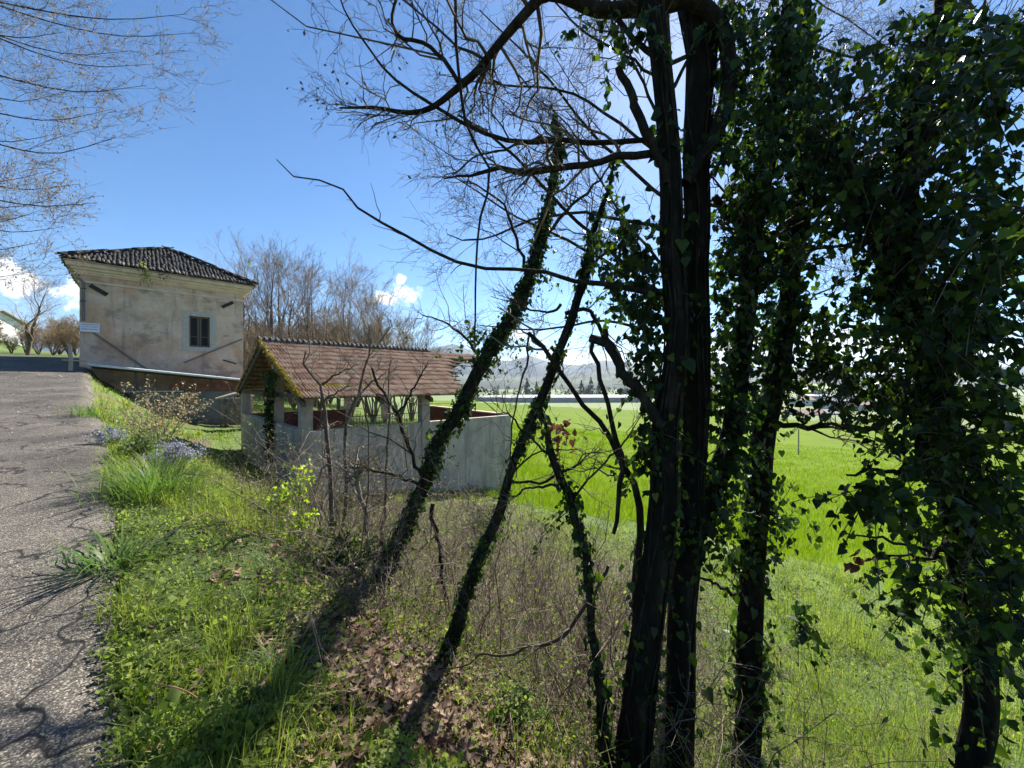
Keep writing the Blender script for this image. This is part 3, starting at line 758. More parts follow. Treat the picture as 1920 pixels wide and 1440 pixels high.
# red plaster inside
ln = MB(); wb_(ln, .22, FL - .22, .205, .225, -1.6, WT - .04); ln.build('front_lining', RED, wash)
ln = MB(); wb_(ln, .205, .225, .24, SL - .24, -1.6, WT - .02); ln.build('gable_lining', RED, wash)
ln = MB(); wb_(ln, .24, 4.29, SL - .225, SL - .205, -1.6, WT - .01); ln.build('rear_lining', RED, wash)
ln = MB(); ln.box(e0 - TV * .225 + ZV * -1.6, TV * .02, dv, ZV * (WT + 1.6 - .01)); ln.build('end_lining', RED, wash)
fl_ = MB(); wb_(fl_, .24, FL - .24, .24, SL - .24, -1.75, -1.6); fl_.build('floor', CONC, wash)
cpm = MB(); cpm.box(e0 - TV * .23 + ZV * (WT + .003), TV * .26, dv, ZV * .05); cpm.build('coping', mat('coping_clay', [(0, (.36, .29, .23)), (1, (.50, .42, .35))], .9, scale=6, mix=1), wash)
ZE, ZR, SE, SR, TG = 1.215, 2.98, -.45, 4.12, -.15
pitch = math.atan2(ZR - ZE, SR - SE)
zroof = lambda s: ZE + (s - SE) * math.tan(pitch) if s <= SR else ZR - (s - SR) * math.tan(pitch)
CW = .27
for (t, s, top) in ((0.005, .005, 0), (3.55, -.02, 0), (.005, SL - .28, 0), (.005, 2.83, 0), (2.1, SL - .28, 0), (4.15, SL - .28, 0), (6.05, SL - .28, 0), (8.2, SL - .28, 0)):
    c_ = MB(); base = WT - .6 if s < 8 else -1.0
    if t > 3 and s < 1: base = -3.4
    h_ = min(zroof(s), zroof(s + CW)) - .09
    wb_(c_, t - .012, t + CW, s - .012, s + CW, base, h_); c_.build('column', COLB, wash)
# railing between the rear columns
for (t0, t1) in ((4.44, 6.03), (6.34, 8.18)):
    rl = MB(); rl.tube([W(t0, SL - .12, -.06), W(t1, SL - .12, -.06)], [.022, .022], 6); ro = rl.build('railing', DARK, wash)
    lo = MB(); lo.tube([W(t0, SL - .12, -.72), W(t1, SL - .12, -.72)], [.018, .018], 6); lo.build('bottom_rail', DARK, ro)
    n = int((t1 - t0) / .14)
    for k in range(1, n):
        t = t0 + (t1 - t0) * k / n
        br = MB(); br.tube([W(t, SL - .12, -.72), W(t, SL - .12, -.06)], [.014, .014], 5); br.build('bar', DARK, ro)
# timbers
ROWT = [5.0, 5.15, 5.3, 5.5, 5.75, 6.0, 6.3, 6.6, 6.9, 8.5, 8.8]        # where each course of tiles breaks off
bt = MB(); mbm = MB()
rw_o = None
ra_ = MB()
for t in (TG + .06, 2.0, 3.65, 6.2, 8.4):
    for sgn in (0, 1):
        if sgn == 0: p0, p1 = W(t, SE + .1, ZE - .10), W(t, SR, ZR - .10)
        else: p0, p1 = W(t, SL + .45, zroof(SL + .45) - .10), W(t, SR, ZR - .10)
        if sgn == 0 and t > 5: p0 = p0 + (p1 - p0) * .55
        r_o = MB(); r_o.box(p0, TV * .10, p1 - p0, -ZV * .13); r_o.build('rafter', WOODD, wash)
for (s, z, t1) in ((.14, 1.30, 4.0), (SR, ZR - .24, 8.8), (SL - .14, zroof(SL - .14) - .26, 8.6)):
    r_o = MB(); r_o.box(W(TG, s - .06, z - .02), TV * (t1 - TG), -NV * .12, ZV * .13); r_o.build('beam', WOODD, wash)
tb_ = MB(); tb_.box(W(.05, .1, 1.17), TV * .12, -NV * (SL - .1), ZV * .12); tb_.build('tie_beam', WOODD, wash)
lv = np.array((0, 0, 0.))
upn = -NV * math.cos(pitch) + ZV * math.sin(pitch); nn1 = np.cross(TV, upn)
upf = NV * math.cos(pitch) + ZV * math.sin(pitch); nn2 = np.cross(-TV, upf)
SLEN = (SR - SE) / math.cos(pitch); ROW = SLEN / 11
for k in range(11):
    for sgn in (0, 1):
        if sgn == 0: o = W(TG + .02, SE, ZE) + upn * (k * ROW + .06) - nn1 * .045; t1 = max(ROWT[k] + .2, 8.6 if k in (7, 8) else 0); n_ = nn1; u__ = upn
        else: o = W(TG + .02, SR * 2 - SE, ZE) + upf * (k * ROW + .06) - nn2 * .045; t1 = 8.7; n_ = nn2; u__ = upf
        b_ = MB(); b_.box(o, TV * (t1 - TG), u__ * .05, n_ * .04); b_.build('batten', WOODD, wash)
# tiles: two-fluted interlocking clay tiles
TW = .175; TLN = ROW + .05
def flat_tile():
    xs = np.array((0, .012, .03, .062, .080, .0875, .0995, .1175, .1495, .167, .178))
    zs = np.array((.048, .050, .014, .006, .030, .048, .050, .014, .006, .028, .048))
    V = [];
    for (y, dz) in ((0, .030), (TLN, -.012)):
        for th in (0, -.026):
            V += [(x, y, z + dz + th) for x, z in zip(xs, zs)]
    n = len(xs); Fq = []
    for i in range(n - 1):
        Fq += [(i, i + 1, 2 * n + i + 1, 2 * n + i), (n + i, n + i + 1, i + 1, i)]
    Fq += [(0, 2 * n, 3 * n, n), (n - 1, 2 * n - 1, 4 * n - 1, 3 * n - 1)]
    return np.array(V, float), np.array(Fq)
tv_, tf_ = flat_tile()
rfm = MB(); rfm.box(W(TG + .03, SR - .1, ZR - .02), TV * 6.4, -NV * .2, ZV * .03)
roof1 = rfm.build('roof', WOODD, wash)
tile_me = [mesh_only('tile', tv_, tf_, TILE, np.full(len(tv_), q), False) for q in np.linspace(.02, .98, 12)]
cand = []
for k in range(11):
    n = int((ROWT[k] - TG) / TW)
    for i_ in range(n):
        o = W(TG + i_ * TW, SE, ZE) + upn * (k * ROW - .03) + nn1 * (r3.uniform(-.004, .006)) + upn * r3.normal(0, .014) + TV * r3.normal(0, .006)
        cand.append((o[1], o, r3.uniform()))
cand.sort(key=lambda q: q[0])
rest = MB()
for k, (_, o, q) in enumerate(cand):
    rot = r3.normal(0, .02)
    ax2 = TV * math.cos(rot) + upn * math.sin(rot); up2 = upn * math.cos(rot) - TV * math.sin(rot)
    if k < 300:
        M4 = Matrix(((ax2[0], up2[0], nn1[0], o[0]), (ax2[1], up2[1], nn1[1], o[1]), (ax2[2], up2[2], nn1[2], o[2]), (0, 0, 0, 1)))
        piece('tile', tile_me[int(q * 11.99)], M4, roof1)
    else:
        rest.add(o + tv_[:, :1] * ax2 + tv_[:, 1:2] * up2 + tv_[:, 2:] * nn1, tf_, q)
rest.build('roof_tiles', TILE, roof1, False, kind='stuff')
rest = MB()
for k in range(11):
    for i_ in range(50):
        o = W(TG + (i_ + 1) * TW, SR * 2 - SE, ZE) + upf * (k * ROW - .03) + nn2 * r3.uniform(-.004, .006) + upf * r3.normal(0, .008)
        rest.add(o - tv_[:, :1] * TV + tv_[:, 1:2] * upf + tv_[:, 2:] * nn2, tf_[:, ::-1], r3.uniform())
rest.build('rear_roof_tiles', TILE, roof1, False, kind='stuff')
rv, rfc = coppo(.34, .28, .19, .16, 7, .02)
cv2, cf2 = coppo(.41, .41, .05, .205, 7, .04)
rv = np.vstack((rv, cv2)); rfc = np.vstack((rfc, cf2 + len(rv) - len(cv2)))
rme = [mesh_only('ridge_tile', rv, rfc, RIDGE, np.full(len(rv), q), False) for q in (.1, .4, .65, .9)]
for k in range(38):
    o = W(TG - .03 + k * .172, SR, ZR - .035 + r3.uniform(0, .012))
    q0_, q1_, q2_ = NV, TV, ZV
    M4 = Matrix(((q0_[0], q1_[0], 0, o[0]), (q0_[1], q1_[1], 0, o[1]), (0, 0, 1, o[2]), (0, 0, 0, 1)))
    piece('ridge_tile', rme[r3.integers(4)], M4, roof1)
# thick moss along the gable verge
n = 4200
s_ = r3.uniform(0, 1, n * 3); s_ = s_[vnoise(s_ * 22, s_ * 0, 4) > r3.uniform(.15, .75, n * 3)][:n]; n = len(s_); w_ = r3.normal(0, .045, n); hh = np.abs(r3.normal(0, .05, n)) * np.exp(-(w_ / .07) ** 2)
p = W(TG - .02, SE - .02, ZE + .01) + s_[:, None] * (SLEN * upn) + w_[:, None] * TV + (hh + .012)[:, None] * nn1
p2 = p[: n // 4] * 0 + W(.9, .25, 1.52) + r3.normal(size=(n // 4, 1)) * .22 * TV + r3.normal(size=(n // 4, 1)) * .09 * upn
p = np.vstack((p, p2)); n = len(p)
d = nz(r3.normal(size=(n, 3)) + nn1 * .9); e_ = nz(np.cross(d, r3.normal(size=(n, 3)))); sz = r3.uniform(.02, .055, (n, 1))
Vm = np.stack((p - e_ * sz * .45, p + e_ * sz * .45, p + d * sz), 1).reshape(-1, 3)
mk('moss', Vm, np.arange(3 * n).reshape(-1, 3), MOSS, roof1, np.repeat(r3.uniform(0, 1, n), 3), False, None, kind='stuff')
for k in range(26):        # cushions under it
    a_ = k / 26
    c_ = W(TG - .01, SE, ZE + .01) + SLEN * a_ * upn + nn1 * .012
    b_ = MB() if k == 0 else b_
    L_ = SLEN / 26 * 1.15
    b_.tube([c_, c_ + upn * L_ * .3, c_ + upn * L_ * .7, c_ + upn * L_], [.02, r3.uniform(.02, .07), r3.uniform(.02, .07), .02], 7, r3.uniform())
b_.build('moss_cushion', MOSS, roof1, True, kind='stuff')

# --- far buildings on the plain
def gable_house(name, label, cat, u, v, Y, w, d, h, rh, ang, mw, mr, wins=0, group=None):
    x = (u - 960) / F * Y; z0 = EYE - (v - V0) / F * Y
    e = thing(name, label, cat, (x, Y, z0), group)
    ca, sa = math.cos(ang), math.sin(ang)
    ex, ey = np.array((ca, sa, 0)), np.array((-sa, ca, 0)); o = np.array((x, Y, z0))
    b_ = MB(); b_.box(o - ex * w / 2 - ZV * 2, ex * w, ey * d, ZV * (h + 2))
    g0, g1, g2 = o - ex * w / 2 + ZV * h, o - ex * w / 2 + ey * d + ZV * h, o - ex * w / 2 + ey * d / 2 + ZV * (h + rh)
    b_.add([g0, g1, g2, g0 + ex * w, g1 + ex * w, g2 + ex * w], [(0, 2, 1), (3, 4, 5)]); b_.build('wall', mw, e)
    r_ = MB(); ov = .5
    for s0 in (0, 1):
        lo = (g0 - ey * ov * 1.0 if s0 == 0 else g1 + ey * ov) - ex * ov; hi = g2 - ex * ov
        lo = lo - ZV * (rh / (d / 2) * ov) + ZV * .1; hi = hi + ZV * .1
        r_.add([lo, lo + ex * (w + 2 * ov), hi + ex * (w + 2 * ov), hi, lo + ZV * .2, lo + ex * (w + 2 * ov) + ZV * .2, hi + ex * (w + 2 * ov) + ZV * .2, hi + ZV * .2], [(0, 1, 2, 3), (4, 5, 6, 7), (0, 1, 5, 4), (0, 3, 7, 4), (1, 2, 6, 5)])
    r_.build('roof', mr, e)
    for k in range(wins):
        b2 = MB(); b2.box(o - ex * w / 2 + ex * (w * (k + .35) / wins) - ey * .05 + ZV * h * .45, ex * w * .12 * 3 / max(wins, 3), ey * .1, ZV * h * .28); b2.build('window', GLASS, e)
    return e
FARW = mat('far_wall_pale', [(0, (.42, .40, .37)), (1, (.55, .53, .50))], .9, scale=.3, mix=1)
FARG = mat('far_wall_grey', [(0, (.25, .25, .25)), (1, (.34, .33, .33))], .9, scale=.3, mix=1)
FARR = mat('far_roof_clay', [(0, (.22, .13, .10)), (1, (.33, .21, .17))], .9, scale=.5, mix=.7)
FARM = mat('far_roof_metal', [(0, (.22, .225, .235)), (1, (.36, .365, .375))], .8, scale=.2, mix=1)
gable_house('factory', 'very long pale factory shed on the plain beyond the wheat field', 'factory', 1085, 757, 385, 150, 26, 6.0, 2.4, .06, FARG, FARM, 0)
gable_house('factory', 'shorter grey factory shed at the left end of the long pale one', 'factory', 935, 757, 400, 46, 22, 6.5, 2.0, .02, FARG, FARM, 0)
gable_house('barn', 'low farm barn with reddish roof nearest the field edge', 'barn', 1522, 783, 232, 19, 12, 1.8, 2.6, -.1, FARG, FARR, 0)
gable_house('barn', 'small dark barn just right of the low red-roofed barn', 'barn', 1562, 781, 236, 9, 9, 1.8, 2.0, .2, FARG, FARG, 0)
gable_house('farmhouse', 'grey two-storey farmhouse behind the red-roofed barn', 'house', 1575, 772, 262, 19, 10, 6.2, 2.2, .05, FARW, FARG, 3)
gable_house('farmhouse', 'pale long farm building right of the grey farmhouse', 'house', 1632, 772, 268, 26, 10, 4.5, 2.0, -.05, FARW, FARR, 4)
gable_house('farmhouse', 'small white farmhouse left of the grey farmhouse', 'house', 1513, 761, 330, 18, 10, 5, 2.4, .2, FARW, FARR, 3)
gable_house('shed', 'long thin metal shed behind the farmhouses', 'shed', 1580, 752, 400, 70, 16, 5, 1.6, .03, FARG, FARM, 0)
gable_house('white_house', 'white house at the far left edge beyond the road', 'house', -104, 652, 46, 5, 6, 3.6, 1.4, .15, mat('white_wall', [(0, (.7, .7, .68)), (1, (.8, .8, .78))], .8, scale=1, mix=1), FARG, 2)
# a lone pole in the wheat
Yp = 64.0; xp = (1497 - 960) / F * Yp; zp = float(ground(xp, Yp))
mb = MB(); mb.tube([(xp, Yp, zp - .3), (xp + .02, Yp, zp + 2.4), (xp + .03, Yp, zp + 4.3)], [.12, .105, .09], 8)
o = mb.build('pole', mat('pole_grey', [(0, (.25, .25, .24)), (1, (.34, .33, .31))], .8, scale=2, mix=1), None, True); tag(o, 'lone thin grey pole standing in the green wheat field', 'pole')
# ------------------------------------------------------------------ trees
def leaf_tpl(fold=.06, lobes=1.0):
    V = np.array(((0, 0, 0), (0, .45, -.04), (0, 1, -.16), (.30, -.10, fold), (.47, .17, fold), (.33, .52, fold * .6), (-.30, -.10, fold), (-.47, .17, fold), (-.33, .52, fold * .6)), float)
    Fq = np.array(((0, 3, 4), (0, 4, 1), (1, 4, 5), (1, 5, 2), (0, 7, 6), (0, 1, 7), (1, 8, 7), (1, 2, 8)))
    return V, Fq
LV, LF = leaf_tpl()
IVY_ME = [mesh_only('leaf', LV, LF, IVY, np.full(len(LV), q), True) for q in np.linspace(.03, .97, 10)]
def basis(tip, nrm):
    y = nz(tip); z = nz(nrm - (nrm * y).sum(-1, keepdims=True) * y); x = np.cross(y, z)
    return x, y, z
def place_leaves(parent, pos, tip, nrm, size, n_ind=0, name='leaf', bulk='ivy_leaves', meshes=None, mat_=None, r_=rng, tpl=(LV, LF)):
    meshes = meshes or IVY_ME; mat_ = mat_ or IVY
    x, y, z = basis(tip, nrm)
    scr = size / np.maximum(pos[:, 1], .4) * ((np.abs(pos[:, 0] / pos[:, 1]) < 1.33) & (np.abs((pos[:, 2] - EYE) / pos[:, 1]) < 1.0))
    order = np.argsort(-scr)
    ind, rest = order[:n_ind], order[n_ind:]
    for k in ind:
        s = size[k]
        M4 = Matrix(((x[k, 0] * s, y[k, 0] * s, z[k, 0] * s, pos[k, 0]), (x[k, 1] * s, y[k, 1] * s, z[k, 1] * s, pos[k, 1]), (x[k, 2] * s, y[k, 2] * s, z[k, 2] * s, pos[k, 2]), (0, 0, 0, 1)))
        piece(name, meshes[r_.integers(len(meshes))], M4, parent)
    if len(rest):
        tv0, tf0 = tpl
        V = pos[rest, None] + size[rest, None, None] * (tv0[None, :, :1] * x[rest, None] + tv0[None, :, 1:2] * y[rest, None] + tv0[None, :, 2:] * z[rest, None])
        n = len(rest); k = len(tv0)
        Fq = (tf0[None] + np.arange(n)[:, None, None] * k).reshape(-1, tf0.shape[1])
        mk(bulk, V.reshape(-1, 3), Fq, mat_, parent, np.repeat(r_.uniform(0, 1, n), k), True, None, kind='stuff')
def guide(pts, m):
    """pts: (u, v, Y, width px) -> sampled (m, 4) x y z r"""
    p = []
    for (u, v, Y, w) in pts:
        p.append((*P(u, v, Y), w / 2 * Y / F))
    g = spline(p, m)
    s = np.arange(m) * 9.0 / m; sd = int(abs(pts[0][0] * 7 + pts[0][1])) % 97
    amp = .9 * np.minimum(g[:, 3], .02) + .006
    for k in range(3):
        g[:, k] += amp * (vnoise(s * 1.6, s * 0 + k, sd) - .5) * 2 * (np.arange(m) > 0)
    return g
def fill(pts, Y0, Y1):
    """(u, v, w) -> (u, v, Y, w) with Y running from Y0 to Y1"""
    n = len(pts)
    return [(u, v, Y0 + (Y1 - Y0) * i / max(n - 1, 1), w) for i, (u, v, w) in enumerate(pts)]
def root(g):
    """carry a trunk guide down into the ground"""
    x, y = g[0, 0], g[0, 1]; zg = float(ground(x, y))
    if g[0, 2] > zg - .05:
        d = g[0, :2] - g[1, :2]; k = (g[0, 2] - zg + .15) / max(g[1, 2] - g[0, 2], .05)
        nx, ny = x + d[0] * min(k, 3) * .5, y + d[1] * min(k, 3) * .5
        g = np.vstack(((nx, ny, zg - .15, g[0, 3] * 1.25), g))
    return g
def rough_tube(g, k=12, amp=.10, seed=0):
    """a trunk with lumps and furrows"""
    V, Fc = tubes(g[None, :, :3], g[None, :, 3], k)
    m = len(g); c = np.repeat(g[:, :3], k, 0); d = V - c
    a = np.tile(np.arange(k) / k * 2 * math.pi, m); s = np.repeat(np.arange(m), k)
    f = 1 + amp * (2 * vnoise(np.cos(a) * 2.2 + 9 + s * .12, np.sin(a) * 2.2 + seed + s * .17, seed) - 1) + amp * .7 * (2 * vnoise(a * 2.5, s * .5, seed + 4) - 1)
    return c + d * f[:, None], Fc
def trunk_part(name, g, m_, parent, k=12, amp=.12, seed=0):
    V, Fc = rough_tube(g, k, amp, seed)
    top = len(V); V = np.vstack((V, g[-1, :3]))
    cap = [(top - k + i, top - k + (i + 1) % k, top, -1) for i in range(k)]
    return mk(name, V, np.vstack((Fc, cap)), m_, parent, np.full(len(V), .5), True)
def twig_part(name, levels, m_, parent, k=3, **kw):
    mb = MB()
    for (Q, Rr) in levels:
        V, Fc = tubes(Q, Rr, k); n = len(Q)
        mb.add(V, Fc, np.repeat(rng.uniform(0, 1, n), Q.shape[1] * k))
    return mb.build(name, m_, parent, True, kind='stuff')
def batch(gs, m=12):
    gs = [spline(g, m) for g in gs]
    return np.stack([g[:, :3] for g in gs]), np.stack([g[:, 3] for g in gs])
def ivy_on(g, per_m, size, spread=.06, r_=rng, lo=0., hi=1.):
    """leaves clothing a trunk guide"""
    seg = np.linalg.norm(np.diff(g[:, :3], axis=0), axis=1); L = np.concatenate(([0], np.cumsum(seg)))
    n = int(L[-1] * (hi - lo) * per_m)
    s = r_.uniform(lo, hi, n) * L[-1]
    # clumpy
    keep = vnoise(s * 5, s * 0, int(per_m)) > r_.uniform(0, .55, n)
    s = s[keep]; n = len(s)
    c = np.stack([np.interp(s, L, g[:, k]) for k in range(4)], 1)
    T = nz(np.stack([np.interp(s, L, np.gradient(g[:, k])) for k in range(3)], 1))
    q = r_.normal(size=(n, 3)); q = nz(q - (q * T).sum(1, keepdims=True) * T)
    off = c[:, 3:] + np.abs(r_.normal(0, spread, (n, 1)))
    pos = c[:, :3] + q * off
    tip = nz(np.array((0, 0, -1.0)) + r_.normal(size=(n, 3)) * .55 + q * .35)
    nrm = q + r_.normal(size=(n, 3)) * .45
    return pos, tip, nrm, size * np.exp(r_.normal(0, .28, n))
def spray(cloud, r_=rng, sl=.26, nl=16, size=.046):
    """hanging leafy shoots inside ellipsoids (u, v, Y, ru, rv, rY, n)"""
    ps, ts, ns, ss, stems = [], [], [], [], []
    for (u, v, Y, ru, rv, rY, n) in cloud:
        d = nz(r_.normal(size=(n, 3))) * r_.uniform(0, 1, (n, 1)) ** .45
        for k in range(n):
            YY = max(Y + d[k, 1] * rY, 1.25)
            o = P(u + d[k, 0] * ru, v + d[k, 2] * rv, YY)
            az = r_.uniform(0, 6.28); h = np.array((math.cos(az), math.sin(az), 0)) * r_.uniform(.3, 1.0) + np.array((0, 0, r_.normal(-.35, .5)))
            h = h / np.linalg.norm(h); L = sl * r_.uniform(.5, 1.4)
            t = np.linspace(0, 1, 5)[:, None]
            line = o + h * L * t + np.array((0, 0, -.35)) * L * t ** 2
            stems.append(line)
            m = max(3, int(nl * L / sl * r_.uniform(.7, 1.2)))
            tt = r_.uniform(0.05, 1, m)
            c = np.stack([np.interp(tt, t[:, 0], line[:, j]) for j in range(3)], 1) + r_.normal(0, .022, (m, 3))
            ps.append(c); ts.append(nz(np.array((0, 0, -.85)) + r_.normal(size=(m, 3)) * .5 + h * .25)); ns.append(r_.normal(size=(m, 3)) * .8 + np.array((0, -.15, .45)))
            ss.append(size * np.exp(np.clip(r_.normal(0, .38, m), -.9, .55)) * (1 - .35 * tt))
    st = np.stack(stems)
    return np.concatenate(ps), np.concatenate(ts), np.concatenate(ns), np.concatenate(ss), (st, np.full(st.shape[:2], .0022))
def cat_(*a):
    return tuple(np.concatenate([q[i] for q in a]) for i in range(4))

# --- A: the twin-trunked tree in front
a1 = root(guide(fill([(1170, 1490, 66), (1184, 1400, 60), (1204, 1200, 52), (1233, 978, 48), (1254, 800, 42), (1267, 640, 40), (1266, 486, 38), (1256, 292, 35), (1237, 97, 34), (1228, 0, 34), (1222, -220, 32), (1208, -520, 26), (1203, -800, 18)], 2.28, 2.5), 44))
a2 = root(guide(fill([(1262, 1490, 56), (1267, 1400, 52), (1277, 1200, 46), (1292, 978, 40), (1308, 800, 40), (1312, 650, 42), (1310, 486, 40), (1303, 320, 44), (1312, 140, 50), (1308, 50, 50), (1292, -60, 46), (1280, -300, 38), (1290, -600, 28)], 2.4, 2.75), 40))
a3 = guide(fill([(1285, 345, 20), (1333, 272, 25), (1362, 205, 27), (1373, 130, 27), (1352, 48, 27), (1300, 12, 29), (1235, 14, 30), (1150, 12, 27), (1080, 0, 23), (1025, -2, 20), (985, 26, 18), (930, 88, 15), (880, 150, 13), (820, 192, 10), (760, 211, 8), (700, 204, 6), (640, 203, 3)], 2.45, 2.75), 50)
a4 = guide(fill([(1290, 1060, 30), (1312, 990, 36), (1340, 910, 38), (1366, 830, 38), (1388, 700, 36), (1400, 560, 34), (1420, 420, 30), (1444, 260, 28), (1472, 100, 24), (1482, -80, 20)], 2.45, 2.9), 30)
A_T = thing('ivy_tree', 'tall twin-trunked dark tree wrapped in ivy, standing in the middle foreground', 'tree', (a1[0, 0], a1[0, 1], float(ground(a1[0, 0], a1[0, 1]))))
for k, g in enumerate((a1, a2, a4)): trunk_part('trunk', g, BARK, A_T, 14, .13, k)
trunk_part('limb', a3, BARK2, A_T, 10, .10, 5)
limbsA = [
    fill([(1252, 283, 15), (1160, 293, 14), (1100, 303, 13), (1040, 315, 13), (980, 318, 12), (930, 320, 9), (890, 325, 6), (833, 336, 3)], 2.42, 2.7),
    fill([(1215, 262, 10), (1150, 258, 10), (1080, 262, 10), (1000, 268, 9), (940, 258, 8), (880, 235, 7), (800, 190, 6), (740, 150, 5), (690, 90, 4), (650, 30, 3), (632, -20, 3)], 2.5, 2.9),
    fill([(1250, 345, 14), (1236, 305, 16), (1215, 260, 17), (1195, 215, 17), (1178, 175, 15), (1160, 135, 13)], 2.38, 2.42),
    fill([(1262, 548, 13), (1190, 545, 12), (1140, 540, 11), (1080, 528, 9), (1020, 512, 8), (960, 505, 7), (900, 500, 6.5), (830, 480, 6), (760, 441, 5.5), (700, 408, 5), (660, 376, 4), (625, 342, 3.2), (560, 336, 2.6), (520, 300, 1.8)], 2.42, 2.9),
    fill([(858, 152, 9), (820, 100, 8), (790, 82, 7), (750, 70, 6.5), (735, 40, 6), (745, 0, 5), (770, -60, 4)], 2.58, 2.7),
    fill([(848, -60, 6), (857, 60, 6), (864, 150, 6), (873, 230, 6), (895, 280, 5), (918, 318, 5), (905, 400, 4.5), (893, 480, 4), (890, 560, 3.5), (888, 640, 3)], 2.5, 2.6),
    fill([(1248, 800, 24), (1215, 760, 21), (1180, 715, 20), (1155, 675, 19), (1135, 647, 18), (1110, 637, 15)], 2.3, 2.5),
    fill([(1150, 668, 12), (1136, 640, 11), (1131, 622, 9)], 2.46, 2.46),
    fill([(1112, 636, 9), (1114, 670, 8), (1126, 707, 9), (1142, 756, 9), (1151, 795, 10), (1157, 835, 11), (1160, 865, 11), (1166, 900, 10), (1165, 927, 9), (1160, 973, 8), (1152, 1000, 7)], 2.5, 2.6),
    fill([(1300, 620, 14), (1200, 520, 9), (1120, 450, 7), (1000, 330, 6), (930, 260, 5), (860, 215, 4)], 2.7, 3.2),
    fill([(1236, 120, 12), (1180, 60, 10), (1130, 0, 9), (1090, -80, 7)], 2.5, 2.8),
    fill([(1300, -20, 16), (1400, -60, 13), (1520, -120, 10)], 2.7, 2.9),
]
gA = [guide(l, 16) for l in limbsA]
for g in gA: trunk_part('limb', g, BARK2, A_T, 7, .08, 7)
LP = np.stack([g[:, :3] for g in gA[:2] + [gA[4], gA[9], gA[10], gA[11], a3[np.linspace(24, 49, 16).astype(int)], a3[np.linspace(24, 49, 16).astype(int)]]])
LR = np.stack([g[:, 3] for g in gA[:2] + [gA[4], gA[9], gA[10], gA[11], a3[np.linspace(24, 49, 16).astype(int)], a3[np.linspace(24, 49, 16).astype(int)]]])
t1 = grow(LP, LR, 12, .55, .85, .3, .12, 1, m=6, up=.05, wig=.05, rf=.5, rmin=.0016)
t2 = grow(*t1, 6, .26, .8, .3, .15, 1, m=4, up=.03, wig=.07, rf=.6, rmin=.0012)
t3 = grow(*t2, 4, .10, .75, .3, .2, 1, m=3, wig=.07, rf=.7, rmin=.001)
w1 = grow(gA[3][None, :, :3], gA[3][None, :, 3], 10, .22, .8, .2, .45, 1, m=5, wig=.05, rf=.45, rmin=.001)
twig_part('twigs', [t1, t2, t3, w1], TWIG, A_T)
mbq = MB()      # dry winged seeds and buds on the outer twigs
tipP = np.concatenate((t3[0][:, -1], t2[0][:, -1], t2[0][:, 2])); tipP = tipP[rng.uniform(size=len(tipP)) < .16]
tipP = tipP[(tipP[:, 0] / tipP[:, 1] < .12)]
mbq.add(*leaf_cloud(1, (0, 0, -500), (0, 0, 0), .001))
V, Fq, r_ = leaf_cloud(len(tipP), (0, 0, 0), (0, 0, 0), .026); V = V + np.repeat(tipP, 4, 0); mbq = MB(); mbq.add(V, Fq, r_)
mbq.build('dry_seeds', TWIGL, A_T, False, kind='stuff')
iv = cat_(ivy_on(a1, 110, .042, .045, hi=.55), ivy_on(a2, 70, .042, .045, hi=.4), ivy_on(a4, 420, .045, .10))
sp = spray([(1400, 90, 2.6, 75, 95, .35, 32), (1470, 60, 2.7, 60, 80, .3, 22), (1385, 250, 2.5, 72, 100, .3, 40), (1450, 200, 2.7, 80, 100, .3, 35), (1420, 350, 2.6, 70, 70, .3, 35), (1395, 450, 2.6, 70, 80, .3, 35), (1380, 600, 2.6, 55, 110, .3, 32), (1350, 730, 2.5, 40, 80, .2, 18), (1360, 880, 2.5, 45, 70, .2, 15), (1345, 960, 2.5, 45, 60, .2, 12),
            (1180, 480, 2.6, 50, 75, .25, 30), (1205, 570, 2.55, 45, 80, .2, 30), (1150, 440, 2.7, 55, 55, .2, 18), (1216, 690, 2.5, 26, 70, .15, 18), (1214, 840, 2.45, 20, 90, .15, 15), (1130, 45, 2.5, 50, 25, .1, 9), (1205, 60, 2.4, 30, 26, .1, 5), (1365, 30, 2.6, 45, 50, .2, 15)])
twig_part('ivy_stems', [sp[4]], TWIG, A_T)
place_leaves(A_T, *cat_(iv, sp[:4]), n_ind=290)
# ivy stems clinging to the bark
cl = []
for g in (a1, a1, a2, a2, a1):
    for q in range(3):
        ph0 = rng.uniform(0, 6.28); m = 22; i_ = np.linspace(0, int(len(g) * rng.uniform(.5, .95)) - 1, m).astype(int)
        c = g[i_]; th = ph0 + np.cumsum(rng.normal(0, .22, m))
        cl.append(np.column_stack((c[:, 0] + np.cos(th) * c[:, 3] * 1.06, c[:, 1] + np.sin(th) * c[:, 3] * 1.06, c[:, 2], np.full(m, .006))))
bp_, br_ = batch(cl, 30)
twig_part('creeper_stems', [(bp_, br_)], BARK2, A_T, 5)

